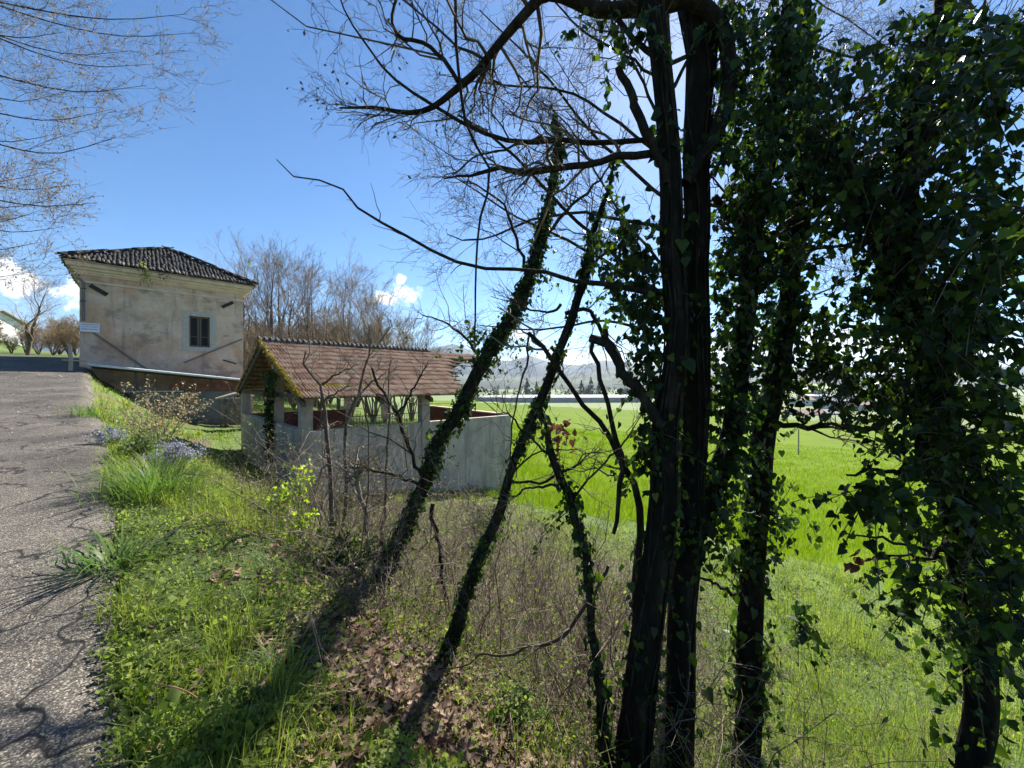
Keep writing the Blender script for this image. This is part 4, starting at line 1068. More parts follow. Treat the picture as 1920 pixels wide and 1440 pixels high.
# --- B: the forked ivy-clad tree right of it
b1 = root(guide(fill([(1400, 1480, 46), (1404, 1380, 42), (1409, 1200, 40), (1421, 978, 38), (1430, 820, 38), (1458, 690, 38), (1483, 583, 36), (1490, 500, 30), (1494, 420, 24), (1503, 340, 24), (1510, 200, 23), (1514, 60, 20), (1508, -120, 16), (1500, -400, 11)], 2.75, 3.1), 40))
B_T = thing('ivy_tree', 'forked tree with a leafy ivy-clad trunk just right of the twin trunks', 'tree', (b1[0, 0], b1[0, 1], float(ground(b1[0, 0], b1[0, 1]))))
trunk_part('trunk', b1, BARK, B_T, 12, .13, 11)
limbsB = [fill([(1480, 490, 32), (1455, 462, 26), (1425, 442, 22), (1395, 425, 20), (1368, 400, 18), (1340, 370, 12)], 2.9, 2.8), fill([(1484, 500, 26), (1500, 440, 22), (1520, 395, 19), (1546, 352, 17), (1536, 320, 14), (1518, 290, 10)], 2.95, 3.0),
          fill([(1495, 250, 28), (1545, 290, 30), (1600, 360, 32), (1650, 450, 34), (1690, 560, 36)], 2.95, 2.2), fill([(1512, 240, 13), (1560, 220, 12), (1620, 190, 11), (1730, 140, 9), (1830, 90, 7), (1940, 40, 5)], 3.0, 2.4),
          fill([(1450, 790, 12), (1490, 797, 11), (1540, 800, 12), (1570, 795, 12), (1600, 803, 12), (1640, 802, 9), (1690, 770, 8), (1720, 740, 6)], 2.75, 2.2), fill([(1480, 768, 9), (1500, 785, 9), (1515, 797, 8)], 2.7, 2.6), fill([(1410, 1130, 9), (1370, 1110, 7), (1330, 1090, 5), (1310, 1080, 4)], 2.75, 2.6)]
gB = [guide(l, 14) for l in limbsB]
for g in gB: trunk_part('limb', g, BARK2, B_T, 7, .10, 3)
LP = np.stack([g[:, :3] for g in (gB[0], gB[1], gB[3], gB[4], gB[3])]); LR = np.stack([g[:, 3] for g in (gB[0], gB[1], gB[3], gB[4], gB[3])])
t1 = grow(LP, LR, 10, .42, .8, .3, .1, 1, m=5, wig=.06, rf=.45, rmin=.0014); t2 = grow(*t1, 6, .2, .8, .3, m=4, wig=.07, rf=.6, rmin=.001); t3 = grow(*t2, 3, .1, .8, .3, m=3, rf=.7, rmin=.0009)
twig_part('twigs', [t1, t2, t3], TWIG, B_T)
iv = cat_(ivy_on(b1, 480, .042, .07, hi=.62), ivy_on(b1, 200, .042, .06, lo=.6), ivy_on(gB[2], 380, .046, .09), ivy_on(gB[0], 80, .042, .05))
sp = spray([(1560, 620, 2.7, 55, 70, .25, 20), (1540, 690, 2.7, 45, 50, .2, 14), (1475, 700, 2.8, 40, 60, .2, 10), (1500, 250, 2.9, 60, 70, .3, 16), (1570, 330, 2.7, 60, 70, .3, 18), (1540, 120, 2.9, 45, 70, .3, 12), (1490, 960, 2.75, 24, 80, .1, 9), (1395, 1000, 2.7, 26, 80, .1, 10), (1495, 1140, 2.7, 20, 60, .1, 6), (1465, 520, 2.8, 45, 40, .2, 9), (1510, 600, 2.8, 30, 60, .2, 8)])
twig_part('ivy_stems', [sp[4]], TWIG, B_T)
place_leaves(B_T, *cat_(iv, sp[:4]), n_ind=290)

# --- C: the curtain of ivy at the right edge
c1 = root(guide(fill([(1824, 1480, 46), (1828, 1333, 44), (1830, 1190, 46), (1800, 1010, 48), (1768, 860, 50), (1745, 700, 52), (1708, 540, 48), (1692, 380, 42), (1720, 200, 36), (1760, 40, 30), (1780, -200, 22)], 1.95, 2.3), 36))
C_T = thing('ivy_tree', 'tree at the right edge almost hidden by a hanging curtain of big ivy leaves', 'tree', (c1[0, 0], c1[0, 1], float(ground(c1[0, 0], c1[0, 1]))))
trunk_part('trunk', c1, BARK, C_T, 12, .13, 21)
limbsC = [fill([(1745, 700, 40), (1820, 560, 34), (1900, 430, 28), (1990, 330, 18)], 2.1, 1.9), fill([(1700, 480, 34), (1640, 400, 26), (1600, 330, 18), (1570, 250, 10)], 2.2, 2.4), fill([(1700, 300, 30), (1800, 190, 24), (1900, 100, 18), (2000, 40, 10)], 2.2, 1.9), fill([(1765, 880, 16), (1700, 885, 10), (1640, 880, 7), (1590, 895, 4)], 2.0, 1.85), fill([(1790, 1010, 14), (1740, 1050, 8), (1700, 1040, 5), (1640, 1040, 3)], 1.95, 1.9),
          fill([(1770, 1050, 8), (1720, 1030, 6), (1660, 1010, 5), (1600, 1003, 3), (1575, 1002, 2)], 2.0, 2.0)]
gC = [guide(l, 14) for l in limbsC]
for g in gC: trunk_part('limb', g, BARK2, C_T, 7, .1, 9)
LP = np.stack([g[:, :3] for g in gC[:3]]); LR = np.stack([g[:, 3] for g in gC[:3]])
t1 = grow(LP, LR, 16, .5, .9, .3, .1, 1, m=5, wig=.06, rf=.3, rmin=.0016); t2 = grow(*t1, 6, .25, .8, .3, m=4, wig=.07, rf=.6, rmin=.001)
twig_part('twigs', [t1, t2], TWIG, C_T)
iv = cat_(ivy_on(c1, 300, .044, .12, hi=.9), ivy_on(gC[0], 280, .05, .12), ivy_on(gC[1], 260, .046, .09), ivy_on(gC[2], 280, .046, .12))
sp = spray([(1700, 120, 2.0, 150, 120, .4, 46), (1850, 150, 1.7, 110, 190, .35, 56), (1620, 330, 2.3, 80, 100, .35, 28), (1750, 400, 2.0, 130, 140, .35, 55), (1870, 480, 1.7, 80, 190, .3, 46), (1650, 560, 2.2, 75, 100, .3, 38), (1780, 620, 2.0, 110, 110, .3, 53), (1690, 720, 2.1, 85, 80, .25, 35), (1850, 760, 1.8, 85, 140, .3, 46), (1800, 880, 1.9, 95, 100, .25, 35), (1670, 915, 1.75, 70, 40, .12, 17), (1865, 980, 1.8, 60, 120, .25, 34), (1755, 1085, 1.85, 65, 45, .12, 14), (1880, 1110, 1.7, 45, 80, .2, 16), (1590, 700, 2.3, 50, 40, .2, 11), (1655, 700, 2.3, 40, 40, .1, 6), (1840, 1250, 1.9, 50, 90, .1, 8), (1700, 980, 1.9, 50, 30, .1, 6)], size=.042, nl=16)
twig_part('ivy_stems', [sp[4]], TWIG, C_T)
place_leaves(C_T, *cat_(iv, sp[:4]), n_ind=295)

# --- D, E and the thin third: leaning ivy-wrapped stems
def leaning(label, pts, Y0, Y1, per_m, lsize, spread, n_ind, sprays, seed, lim=None, tw=None):
    g = root(guide(fill(pts, Y0, Y1), 36))
    T_ = thing('ivy_tree', label, 'tree', (g[0, 0], g[0, 1], float(ground(g[0, 0], g[0, 1]))))
    trunk_part('trunk', g, BARK2, T_, 12, .14, seed)
    lv = [ivy_on(g, per_m, lsize, spread)]
    if sprays:
        sp = spray(sprays, size=lsize, sl=.28); lv.append(sp[:4]); twig_part('ivy_stems', [sp[4]], TWIG, T_)
    lg_ = []
    for l in lim or []:
        gl = guide(l, 14); trunk_part('limb', gl, BARK2, T_, 6, .08, seed + 1); lg_.append(gl)
    if lg_:
        LP = np.stack([q[:, :3] for q in lg_]); LR = np.stack([q[:, 3] for q in lg_])
        t1 = grow(LP, LR, *(tw or (8, .5)), .8, .3, .15, 1, m=5, wig=.06, rf=.5, rmin=.0018); t0 = grow(LP, LR, 3, .5, .3, .15, .93, 1, m=6, wig=.06, rf=.75, rmin=.002); t1 = tuple(np.concatenate((i_[:, :5], j_[:, :5])) for i_, j_ in zip(t1, t0)); t2 = grow(*t1, 4, .2, .8, .3, m=4, wig=.07, rf=.6, rmin=.0014)
        twig_part('twigs', [t1, t2], TWIG, T_)
    place_leaves(T_, *cat_(*lv), n_ind=n_ind)
    # creeper stems winding up
    cl = []
    for q in range(7):
        ph0 = rng.uniform(0, 6.28); m = 24; i_ = np.linspace(0, len(g) - 4, m).astype(int); c = g[i_]; th = ph0 + np.cumsum(rng.normal(0, .3, m))
        cl.append(np.column_stack((c[:, 0] + np.cos(th) * c[:, 3] * 1.1, c[:, 1] + np.sin(th) * c[:, 3] * 1.1, c[:, 2], np.full(m, .007))))
    twig_part('creeper_stems', [batch(cl, 30)], BARK2, T_, 5)
    return T_, g
D_T, d1 = leaning('thick ivy-wrapped trunk leaning right in front of the wash-house wall', [(712, 1105, 34), (735, 1050, 29), (758, 1000, 25), (778, 950, 22), (795, 905, 21), (824, 835, 23), (858, 770, 24), (896, 700, 24), (932, 640, 22), (966, 580, 20), (995, 520, 16), (1014, 460, 13), (1030, 390, 11), (1043, 320, 9), (1046, 260, 7), (1036, 214, 4)], 4.25, 4.7, 800, .040, .032, 160,
    [(900, 655, 4.5, 44, 48, .25, 19), (950, 615, 4.5, 34, 40, .2, 10), (880, 620, 4.5, 24, 30, .2, 4), (1008, 490, 4.6, 20, 50, .15, 7), (1045, 340, 4.6, 14, 60, .1, 5), (1040, 250, 4.6, 10, 45, .1, 4), (830, 850, 4.3, 18, 40, .1, 3), (770, 980, 4.2, 20, 40, .1, 3)], 31,
    [fill([(1042, 262, 8), (1010, 258, 7), (960, 275, 5), (900, 290, 4), (850, 330, 3)], 4.7, 4.8), fill([(1020, 440, 7), (1080, 380, 6), (1130, 330, 4), (1170, 260, 3)], 4.6, 4.9), fill([(990, 520, 7), (960, 420, 5), (930, 370, 4), (880, 340, 3)], 4.6, 4.8), fill([(905, 690, 6), (870, 630, 5), (820, 600, 3), (790, 590, 2)], 4.5, 4.8),
     fill([(800, 905, 8), (786, 880, 7), (771, 857, 7), (758, 819, 7), (745, 780, 6), (732, 758, 5), (713, 726, 5), (702, 700, 4), (698, 690, 3)], 4.2, 4.3), fill([(745, 778, 5), (764, 748, 4), (784, 710, 3), (792, 694, 2)], 4.25, 4.3), fill([(812, 945, 8), (815, 985, 8), (825, 1036, 7), (831, 1087, 6), (833, 1120, 5)], 4.1, 3.8), fill([(784, 908, 6), (752, 895, 5), (726, 889, 5), (688, 880, 4)], 4.2, 4.2)], (9, .55))
E_T, e1 = leaning('slimmer ivy-wrapped trunk leaning right, between the thick leaning one and the twin trunks', [(832, 1248, 28), (846, 1200, 24), (872, 1120, 22), (901, 1050, 20), (928, 980, 18), (955, 900, 15), (976, 840, 14), (1005, 770, 15), (1030, 710, 15), (1050, 650, 14), (1070, 600, 16), (1090, 540, 13), (1105, 480, 10), (1120, 410, 8), (1140, 350, 6), (1150, 300, 4)], 2.9, 3.25, 620, .030, .018, 150,
    [(1030, 690, 3.1, 14, 40, .06, 3), (1085, 560, 3.2, 12, 50, .06, 3), (1000, 780, 3.1, 14, 40, .06, 3)], 41,
    [fill([(1060, 588, 9), (1099, 584, 8), (1123, 606, 8), (1139, 630, 7), (1165, 680, 5), (1185, 720, 3)], 3.2, 3.1), fill([(1052, 570, 6), (1030, 585, 5), (1005, 582, 4), (970, 570, 3)], 3.2, 3.3), fill([(1075, 590, 7), (1110, 500, 5), (1150, 470, 4), (1200, 440, 3)], 3.2, 3.3), fill([(958, 900, 5), (1005, 905, 5), (1050, 890, 6), (1090, 868, 4)], 3.0, 2.9), fill([(930, 980, 5), (960, 890, 4), (1010, 850, 3), (1080, 840, 2)], 3.0, 3.2)], (7, .4))
F_T, f1 = leaning('thin ivy-ringed stem with dead brown leaves left of the twin trunks', [(1142, 1450, 20), (1130, 1340, 17), (1119, 1240, 15), (1108, 1130, 14), (1095, 1040, 14), (1076, 960, 14), (1056, 890, 12), (1036, 840, 9), (1026, 800, 7), (1014, 755, 4)], 2.25, 2.5, 330, .032, .024, 110, [(1080, 960, 2.4, 16, 60, .06, 4)], 51,
    [fill([(1050, 875, 6), (1025, 850, 5), (985, 810, 4), (950, 775, 3)], 2.4, 2.5), fill([(1068, 940, 5), (1120, 880, 4), (1180, 820, 3)], 2.4, 2.5), fill([(1060, 905, 6), (1020, 910, 5), (990, 918, 4), (960, 930, 3)], 2.4, 2.6)], (5, .3))
pos = np.stack([P(1045 + rng.normal(0, 18), 815 + rng.normal(0, 17), 2.45 + rng.normal(0, .03)) for _ in range(34)] + [P(1072 + rng.normal(0, 3), 828 + rng.normal(0, 10), 2.45) for _ in range(3)])
def lobed_leaf(seed, n=15):
    r_ = np.random.default_rng(seed)
    a = np.linspace(0, 2 * math.pi, n, endpoint=False)
    rr_ = .30 + .13 * np.cos(a * 5 + r_.uniform(0, .5)) + r_.normal(0, .035, n)
    rr_ = rr_ * (1 + .25 * np.abs(np.sin(a)))
    x_, y_ = rr_ * np.cos(a) * .95, .45 + rr_ * np.sin(a) * 1.15
    k1, k2 = r_.uniform(.3, 1.0), r_.uniform(-.5, .6)
    zf = lambda x, y: k1 * x * x * 1.6 + k2 * (y - .45) ** 2 + .05 * np.abs(x)
    V = np.column_stack((x_, y_, zf(x_, y_) + r_.normal(0, .03, n)))
    V = np.vstack((V, (0, .45, -.02)))
    return V, np.array([(i, (i + 1) % n, n) for i in range(n)])
DL_ME = [mesh_only('dead_leaf', *lobed_leaf(k), DEADL, np.full(16, q), True) for k, q in enumerate(np.linspace(.02, .98, 12))]
OLD_ME = [mesh_only('dead_leaf', LV * (1, 1, 2.2), LF, DEADL, np.full(9, q), True) for q in np.linspace(.04, .96, 8)]
BROWN = mat('brown_leaf', [(0, (.05, .022, .015)), (1, (.12, .055, .035))], .75, trans=.3)
BR_ME = [mesh_only('dead_leaf', LV * (1, 1, 2.4), LF, BROWN, np.full(9, q), True) for q in (.1, .5, .9)]
place_leaves(F_T, pos, nz(rng.normal(size=(37, 3)) + (0, 0, -.7)), rng.normal(size=(37, 3)), rng.uniform(.03, .055, 37), n_ind=37, name='dead_leaf', meshes=BR_ME, mat_=BROWN)
pos = np.stack([P(1590 + k * 5.5 + rng.normal(0, 3), 1056 - k * 1.6 + rng.normal(0, 6), 1.92) for k in range(9)] + [P(1608, 1030, 1.92), P(1690, 1040, 1.92)])
place_leaves(C_T, pos, nz(rng.normal(size=(11, 3)) * .5 + (0, 0, -1)), rng.normal(size=(11, 3)) * .5 + (0, -1, 0), rng.uniform(.035, .06, 11), n_ind=11, name='dead_leaf', meshes=BR_ME, mat_=BROWN)

SAPB = mat('sapling_bark', [(0, (.04, .03, .022)), (.5, (.10, .08, .06)), (1, (.20, .17, .13))], .9, scale=12, mix=.9, bump=.5, spec=.1)
# --- broken and thin stems of the thicket
def stem_thing(name, label, cat, guides, m_, tw=None, k=7, leaves=None, twm=None):
    gs = [guide(g, 16) for g in guides]; gs[0] = root(gs[0])
    T_ = thing(name, label, cat, (gs[0][0, 0], gs[0][0, 1], float(ground(gs[0][0, 0], gs[0][0, 1]))))
    for q, g in enumerate(gs): trunk_part('stem' if q == 0 else 'branch', g, m_, T_, k, .08, q)
    if tw:
        gg = [spline(g, 16) for g in gs]
        LP = np.stack([q[:, :3] for q in gg]); LR = np.stack([q[:, 3] for q in gg])
        t1 = grow(LP, LR, tw[0] + 3, tw[1] * 1.25, .8, .3, .35, 1, m=5, wig=.07, rf=.4, rmin=.0018); t0 = grow(LP, LR, 3, tw[1] * 2.2, .3, .15, .93, 1, m=6, wig=.06, rf=.75, rmin=.002)
        t2 = grow(*t1, 5, tw[1] * .5, .8, .3, m=4, wig=.08, rf=.6, rmin=.0013); t3_ = grow(*t0, 6, tw[1] * .5, .7, .3, m=4, wig=.08, rf=.6, rmin=.0013)
        twig_part('twigs', [t1, t0, t2, t3_], twm or TWIGL, T_)
    return T_
stem_thing('broken_sapling', 'snapped grey sapling whose bent top points at the far hills', 'sapling', [fill([(1186, 1240, 12), (1190, 1100, 12), (1195, 997, 13), (1194, 948, 13), (1190, 918, 13), (1175, 890, 12), (1158, 864, 12), (1150, 842, 11), (1144, 820, 11), (1127, 795, 10), (1105, 768, 9), (1078, 731, 9), (1056, 698, 9), (1035, 667, 9), (1013, 642, 8), (994, 624, 7)], 2.65, 3.0), fill([(993, 622, 4), (990, 650, 4), (988, 684, 4), (980, 705, 4), (974, 728, 3), (963, 780, 3), (955, 860, 2)], 3.0, 3.0)], BARK2, (5, .35))
stem_thing('sapling', 'slim forked sapling nearest the corner of the wash-house', 'sapling', [fill([(626, 1035, 9.8), (623, 960, 9.0), (621, 911, 8.2), (617, 864, 8.2), (610, 819, 7.5), (608, 777, 6.8), (605, 735, 6.0), (598, 720, 4.5), (579, 697, 3.8), (566, 672, 3.0), (573, 658, 2.2)], 4.8, 4.9), fill([(604, 722, 4.5), (617, 709, 3.8), (643, 697, 3.0), (665, 688, 1.5)], 4.85, 4.7), fill([(607, 752, 4.5), (627, 739, 3.0), (653, 723, 2.2)], 4.85, 4.9), fill([(617, 868, 3.8), (605, 880, 3.0), (596, 900, 2.2)], 4.8, 4.7)], SAPB, (6, .35))
stem_thing('sapling', 'second slim sapling, crossing the tiled roof beside the first', 'sapling', [fill([(641, 1048, 7.5), (645, 975, 6.8), (648, 911, 6.8), (648, 880, 6.0), (645, 844, 6.0), (646, 800, 6.0), (656, 774, 6.0), (669, 745, 5.2), (680, 713, 4.5), (685, 694, 3.8), (693, 666, 3.0), (697, 640, 2.2)], 4.7, 4.9), fill([(650, 905, 3.8), (668, 893, 3.0), (690, 870, 2.2)], 4.7, 4.6), fill([(670, 742, 3.8), (700, 715, 3.0), (722, 700, 1.5)], 4.8, 4.8)], SAPB, (6, .35))
stem_thing('stump', 'thin cut stump with a knobbly top among the brambles', 'stump', [fill([(702, 1065, 7.5), (691, 1017, 7.5), (686, 985, 7.5), (680, 943, 7.5), (674, 911, 8.2), (670, 893, 11.2), (669, 886, 6.8)], 4.4, 4.5), fill([(672, 905, 4.5), (655, 890, 3.8), (640, 876, 2.2)], 4.5, 4.5)], TWIGL, (5, .35))
stem_thing('sapling', 'reddish upright sapling before the railing of the wash-house', 'sapling', [fill([(716, 1010, 5.2), (721, 950, 4.5), (724, 890, 4.5), (727, 830, 4.5), (729, 790, 3.8), (728, 740, 3.0), (730, 690, 2.2)], 5.0, 5.1)], TWIGR, (7, .3), twm=TWIGR)
g_ = guide(fill([(1140, 1062, 6.0), (1104, 1125, 6.8), (1066, 1185, 6.8), (1025, 1209, 6.8), (991, 1211, 6.0), (965, 1230, 5.2), (935, 1230, 4.5), (905, 1226, 3.8), (879, 1241, 3.0), (822, 1254, 2.2)], 2.45, 2.6), 40)
lb = trunk_part('fallen_branch', g_, TWIG, None, 8, .08, 3); tag(lb, 'long curved fallen branch sagging low across the brambles', 'branch')
tw_ = grow(g_[None, :, :3], g_[None, :, 3], 6, .35, .7, .2, .3, .9, m=5, wig=.06, rf=.5, rmin=.0015); twig_part('twigs', [tw_], TWIGL, lb, 4)

# --- T: the bare tree behind, making the net of fine twigs against the sky
zT = P(1232, 900, 5.6)
gT = [root(guide(fill([(1272, 1010, 34), (1270, 800, 32), (1262, 500, 30), (1250, 200, 26), (1236, -200, 18), (1228, -500, 9)], 5.6, 5.8), 30))]
T_T = thing('bare_tree', 'bare grey tree behind the twin trunks spreading fine twigs over the sky', 'tree', (gT[0][0, 0], gT[0][0, 1], float(ground(gT[0][0, 0], gT[0][0, 1]))))
trunk_part('trunk', gT[0], BARK2, T_T, 10, .1, 1)
lt = [fill([(1264, 560, 8.3), (1100, 470, 6.2), (960, 400, 4.1), (850, 330, 2.0)], 5.7, 6.0), fill([(1257, 380, 8.3), (1120, 260, 6.2), (1000, 120, 4.1), (900, 20, 2.0)], 5.7, 6.2), fill([(1268, 640, 7.2), (1140, 600, 5.1), (1020, 620, 3.6), (900, 610, 2.0)], 5.7, 5.6), fill([(1252, 250, 7.2), (1180, 100, 5.1), (1120, -60, 3.1)], 5.7, 5.8), fill([(1259, 430, 7.2), (1060, 400, 5.1), (900, 450, 3.1), (840, 440, 1.6)], 5.7, 5.2), fill([(1254, 300, 7.7), (1380, 180, 5.7), (1560, 60, 3.1)], 5.7, 5.8), fill([(1249, 180, 7.2), (1340, 40, 4.6), (1450, -80, 2.6)], 5.7, 6), fill([(1254, 300, 7.2), (1080, 180, 5.1), (940, 160, 3.1), (820, 140, 1.6)], 5.6, 5.3), fill([(1263, 520, 7.2), (1150, 380, 4.6), (1060, 230, 3.1), (1000, 180, 2.0)], 5.7, 6.3), fill([(1248, 150, 6.2), (1100, 60, 4.1), (1010, -30, 2.6)], 5.7, 5.5), fill([(1258, 400, 6.2), (1450, 330, 4.6), (1640, 200, 2.6), (1700, 60, 1.6)], 5.8, 6.0), fill([(1242, 0, 7.2), (1350, -100, 4.6), (1560, 20, 2.6), (1680, 100, 1.6)], 5.8, 6.4), fill([(1262, 500, 9), (1420, 520, 7), (1560, 440, 5), (1680, 330, 2)], 5.9, 6.4), fill([(1264, 420, 9), (1400, 260, 7), (1540, 240, 5), (1700, 180, 2)], 5.9, 6.6), fill([(1255, 120, 9), (1420, 60, 7), (1600, 110, 4), (1760, 80, 2)], 5.9, 6.2), fill([(1266, 620, 8), (1400, 640, 6), (1520, 560, 4), (1600, 520, 2)], 5.9, 6.2)]
gl = [guide(l, 14) for l in lt]
for g in gl: trunk_part('limb', g, BARK2, T_T, 6, .08, 2)
LP = np.stack([g[:, :3] for g in gl]); LR = np.stack([g[:, 3] for g in gl])
t1 = grow(LP, LR, 15, 1.25, .75, .25, .15, 1, m=6, up=.02, wig=.07, rf=.38, rmin=.0030); t2 = grow(*t1, 8, .55, .75, .3, m=5, wig=.09, rf=.55, rmin=.0023); t3 = grow(*t2, 5, .24, .7, .3, m=3, wig=.10, rf=.8, rmin=.0022)
twig_part('twigs', [t1, t2, t3], TWIG, T_T)
tp = np.concatenate((t3[0][:, -1], t2[0][:, -1])); tp = tp[rng.uniform(size=len(tp)) < .3]
V, Fq, r_ = leaf_cloud(len(tp), (0, 0, 0), (0, 0, 0), .03, droop=.4); mk('buds', V + np.repeat(tp, 4, 0), Fq, BUD, T_T, r_, False, None, kind='stuff')

# --- K: the big tree left of the road whose budding branches reach in from the left
kx, ky = xy(15.0, -6.6); kz = float(ground(kx, ky))
K_T = thing('budding_tree', 'spreading tree left of the road, its budding branches entering from the left edge', 'tree', (kx, ky, kz))
kt = spline([(kx, ky, kz - .2, .34), (kx + .1, ky, kz + 1.5, .27), (kx + .3, ky + .1, kz + 3.2, .23), (kx + .2, ky + .2, kz + 6, .16), (kx + .4, ky + .1, kz + 9, .08)], 24)
trunk_part('trunk', kt, BARK2, K_T, 12, .1, 8)
gk = []
for (u, v, Y, dv, sag) in ((352, 26, 7.2, 90, 10), (365, 62, 7.6, 170, 4), (275, 160, 7.0, 120, 12), (330, -70, 7.4, 120, 15), (213, 204, 7.4, 60, 22), (217, 258, 7.0, 70, 30), (150, 345, 7.6, 70, 10), (182, 380, 7.0, 90, 6), (100, 375, 7.8, 40, 14), (120, 425, 7.4, 70, 10), (70, 455, 7.2, 60, 14), (110, 250, 8.0, 60, 16), (250, 95, 7.9, 170, 6), (60, 510, 7.4, 60, 10), (130, 170, 7.3, 120, 20), (160, -40, 7.6, 100, 10), (90, 320, 7.9, 80, 20), (120, 60, 7.0, 130, 10), (200, -120, 7.0, 100, 10), (290, 120, 7.5, 210, 2), (60, 400, 7.2, 30, 20)):
    w_ = (u + 330) / 500
    e_ = [P(u, v, Y), P(u - 110 * w_, v + sag, Y + rng.normal(0, .15)), P(u - 240 * w_, v - dv * .25 + sag * .6, Y + rng.normal(0, .2)), P(u - 400 * w_, v - dv * .75, Y + rng.normal(0, .25)), P(-430 + rng.normal(0, 30), v - dv * 1.25 - 20, Y + .1)]
    s0 = np.array((kx + .25, ky + .1, min(max(e_[4][2] - 1.2, kz + 2.2), kz + 8.2)))
    gk.append(spline([(*s0, .07), (*e_[4], .034), (*e_[3], .020), (*e_[2], .013), (*e_[1], .008), (*e_[0], .003)], 22))
for g in gk: trunk_part('limb', g, BARK2, K_T, 6, .06, 4)
LP = np.stack([g[:, :3] for g in gk]); LR = np.stack([g[:, 3] for g in gk])
t1 = grow(LP, LR, 14, 1.5, .55, .22, .30, 1, m=7, up=.04, wig=.05, rf=.5, rmin=.0036); t2 = grow(*t1, 7, .6, .65, .25, .2, 1, m=5, up=.05, wig=.06, rf=.6, rmin=.003); t3 = grow(*t2, 4, .2, .7, .3, .2, 1, m=3, wig=.08, rf=.8, rmin=.0022)
twig_part('twigs', [t1, t2, t3], TWIGL, K_T)
tp = np.concatenate((t3[0][:, -1], t3[0][:, 1], t2[0][:, -1])); tp = tp[rng.uniform(size=len(tp)) < .5]
PBUD = mat('pale_bud', [(0, (.15, .12, .08)), (1, (.30, .25, .16))], .8, trans=.2)
V, Fq, r_ = leaf_cloud(len(tp), (0, 0, 0), (0, 0, 0), .036, droop=.9); mk('buds', V + np.repeat(tp, 4, 0), Fq, PBUD, K_T, r_, False, None, kind='stuff')

# --- bare trees behind the house and the wash-house, copied from a few grown individuals
def bare_tree(Hh, stems, splay, n1, n2, n3, base_r, r_, lean=0.0, up=.16, ang=.5, low=.18, lf=.34, rmin=.010):
    gs = []
    for s in range(stems):
        az = r_.uniform(0, 6.28); sp_ = splay * r_.uniform(.4, 1)
        h = Hh * r_.uniform(.78, 1.0)
        pts = []
        for t in np.linspace(0, 1, 6):
            o = sp_ * Hh * t ** 1.15
            pts.append((math.cos(az) * o + r_.normal(0, .012) * Hh * (t > 0), math.sin(az) * o + r_.normal(0, .012) * Hh * (t > 0), h * t, max(base_r * (1 - t) ** .9 * (1 if s == 0 else .75), rmin)))
        gs.append(spline(pts, 14))
    LP = np.stack([g[:, :3] for g in gs]); LR = np.stack([g[:, 3] for g in gs])
    t1 = grow(LP, LR, n1, lf * Hh, ang, .2, low, .98, m=6, up=up, wig=.03, rf=.45, rmin=rmin, rng=r_)
    t2 = grow(*t1, n2, .15 * Hh, .6, .25, .2, 1, m=4, up=.12, wig=.05, rf=.6, rmin=rmin * .9, rng=r_)
    t3 = grow(*t2, n3, .06 * Hh, .6, .25, .25, 1, m=3, up=.05, wig=.06, rf=.8, rmin=rmin * .75, rng=r_)
    return gs, (t1, t2, t3)
BGB = mat('grey_bark', [(0, (.08, .06, .043)), (1, (.17, .135, .10))], .9, scale=3, mix=1)
BGT = mat('grey_twigs', [(0, (.13, .095, .06)), (.5, (.21, .16, .11)), (1, (.32, .26, .19))], .85)
BRB = mat('brown_bark', [(0, (.08, .055, .035)), (1, (.14, .10, .065))], .9, scale=3, mix=1)
BRT = mat('brown_twigs', [(0, (.13, .09, .05)), (.5, (.22, .155, .09)), (1, (.34, .26, .16))], .9)
def make_proto(args, seed, BGB=BGB, BGT=BGT):
    r_ = np.random.default_rng(seed)
    gs, lv = bare_tree(*args, r_)
    tm = MB()
    for g in gs: tm.add(*tubes(g[None, :, :3], g[None, :, 3], 7))
    tr = mesh_only('trunk', np.concatenate(tm.v), np.concatenate(tm.f), BGB, None, True)
    wm = MB()
    for (Q, Rr) in lv:
        V, Fc = tubes(Q, Rr, 3); wm.add(V, Fc, np.repeat(r_.uniform(0, 1, len(Q)), Q.shape[1] * 3))
    cw = mesh_only('crown', np.concatenate(wm.v), np.concatenate(wm.f), BGT, np.concatenate(wm.r), True)
    return tr, cw
PR = {'tall': [make_proto((12.5, 2, .10, 17, 6, 4, .17), 1), make_proto((12.5, 3, .13, 13, 6, 4, .16), 2), make_proto((12.0, 1, .02, 28, 7, 4, .17), 3)],
      'slim': [make_proto((11.0, 1, .03, 26, 7, 5, .13), 4), make_proto((11.0, 2, .08, 15, 7, 5, .12), 5)],
      'fan': [make_proto((7.0, 9, .30, 8, 5, 4, .07), 6), make_proto((6.5, 10, .36, 7, 5, 4, .065), 7)],
      'brush': [make_proto((5.0, 14, .42, 8, 6, 5, .05), 8, BRB, BRT), make_proto((5.0, 16, .36, 8, 6, 5, .05), 9, BRB, BRT)]}
def plant_bare(kind, k, u, Y, vtop, label, group, name='bare_tree', wide=1.0):
    x = (u - 960) / F * Y; z = float(ground(x, Y))
    h = EYE + (V0 - vtop) / F * Y - z
    tr, cw = PR[kind][k]
    zz_ = [0.0] * (len(cw.vertices) * 3); cw.vertices.foreach_get('co', zz_); s = h / float(np.percentile(np.array(zz_[2::3]), 99.7))
    e = thing(name, label, 'tree' if kind in ('tall', 'slim') else 'shrub', (x, Y, z - .1), group)
    e.rotation_euler[2] = rng.uniform(0, 6.28); e.scale = (s * wide, s * wide, s)
    for nm, me in (('trunk', tr), ('crown', cw)):
        o = bpy.data.objects.new(nm if kind in ('tall', 'slim') else {'trunk': 'stems', 'crown': 'twigs'}[nm], me); COL.objects.link(o); o.parent = e
LBL = 'tall bare grey tree in the leafless grove behind the wash-house roof'
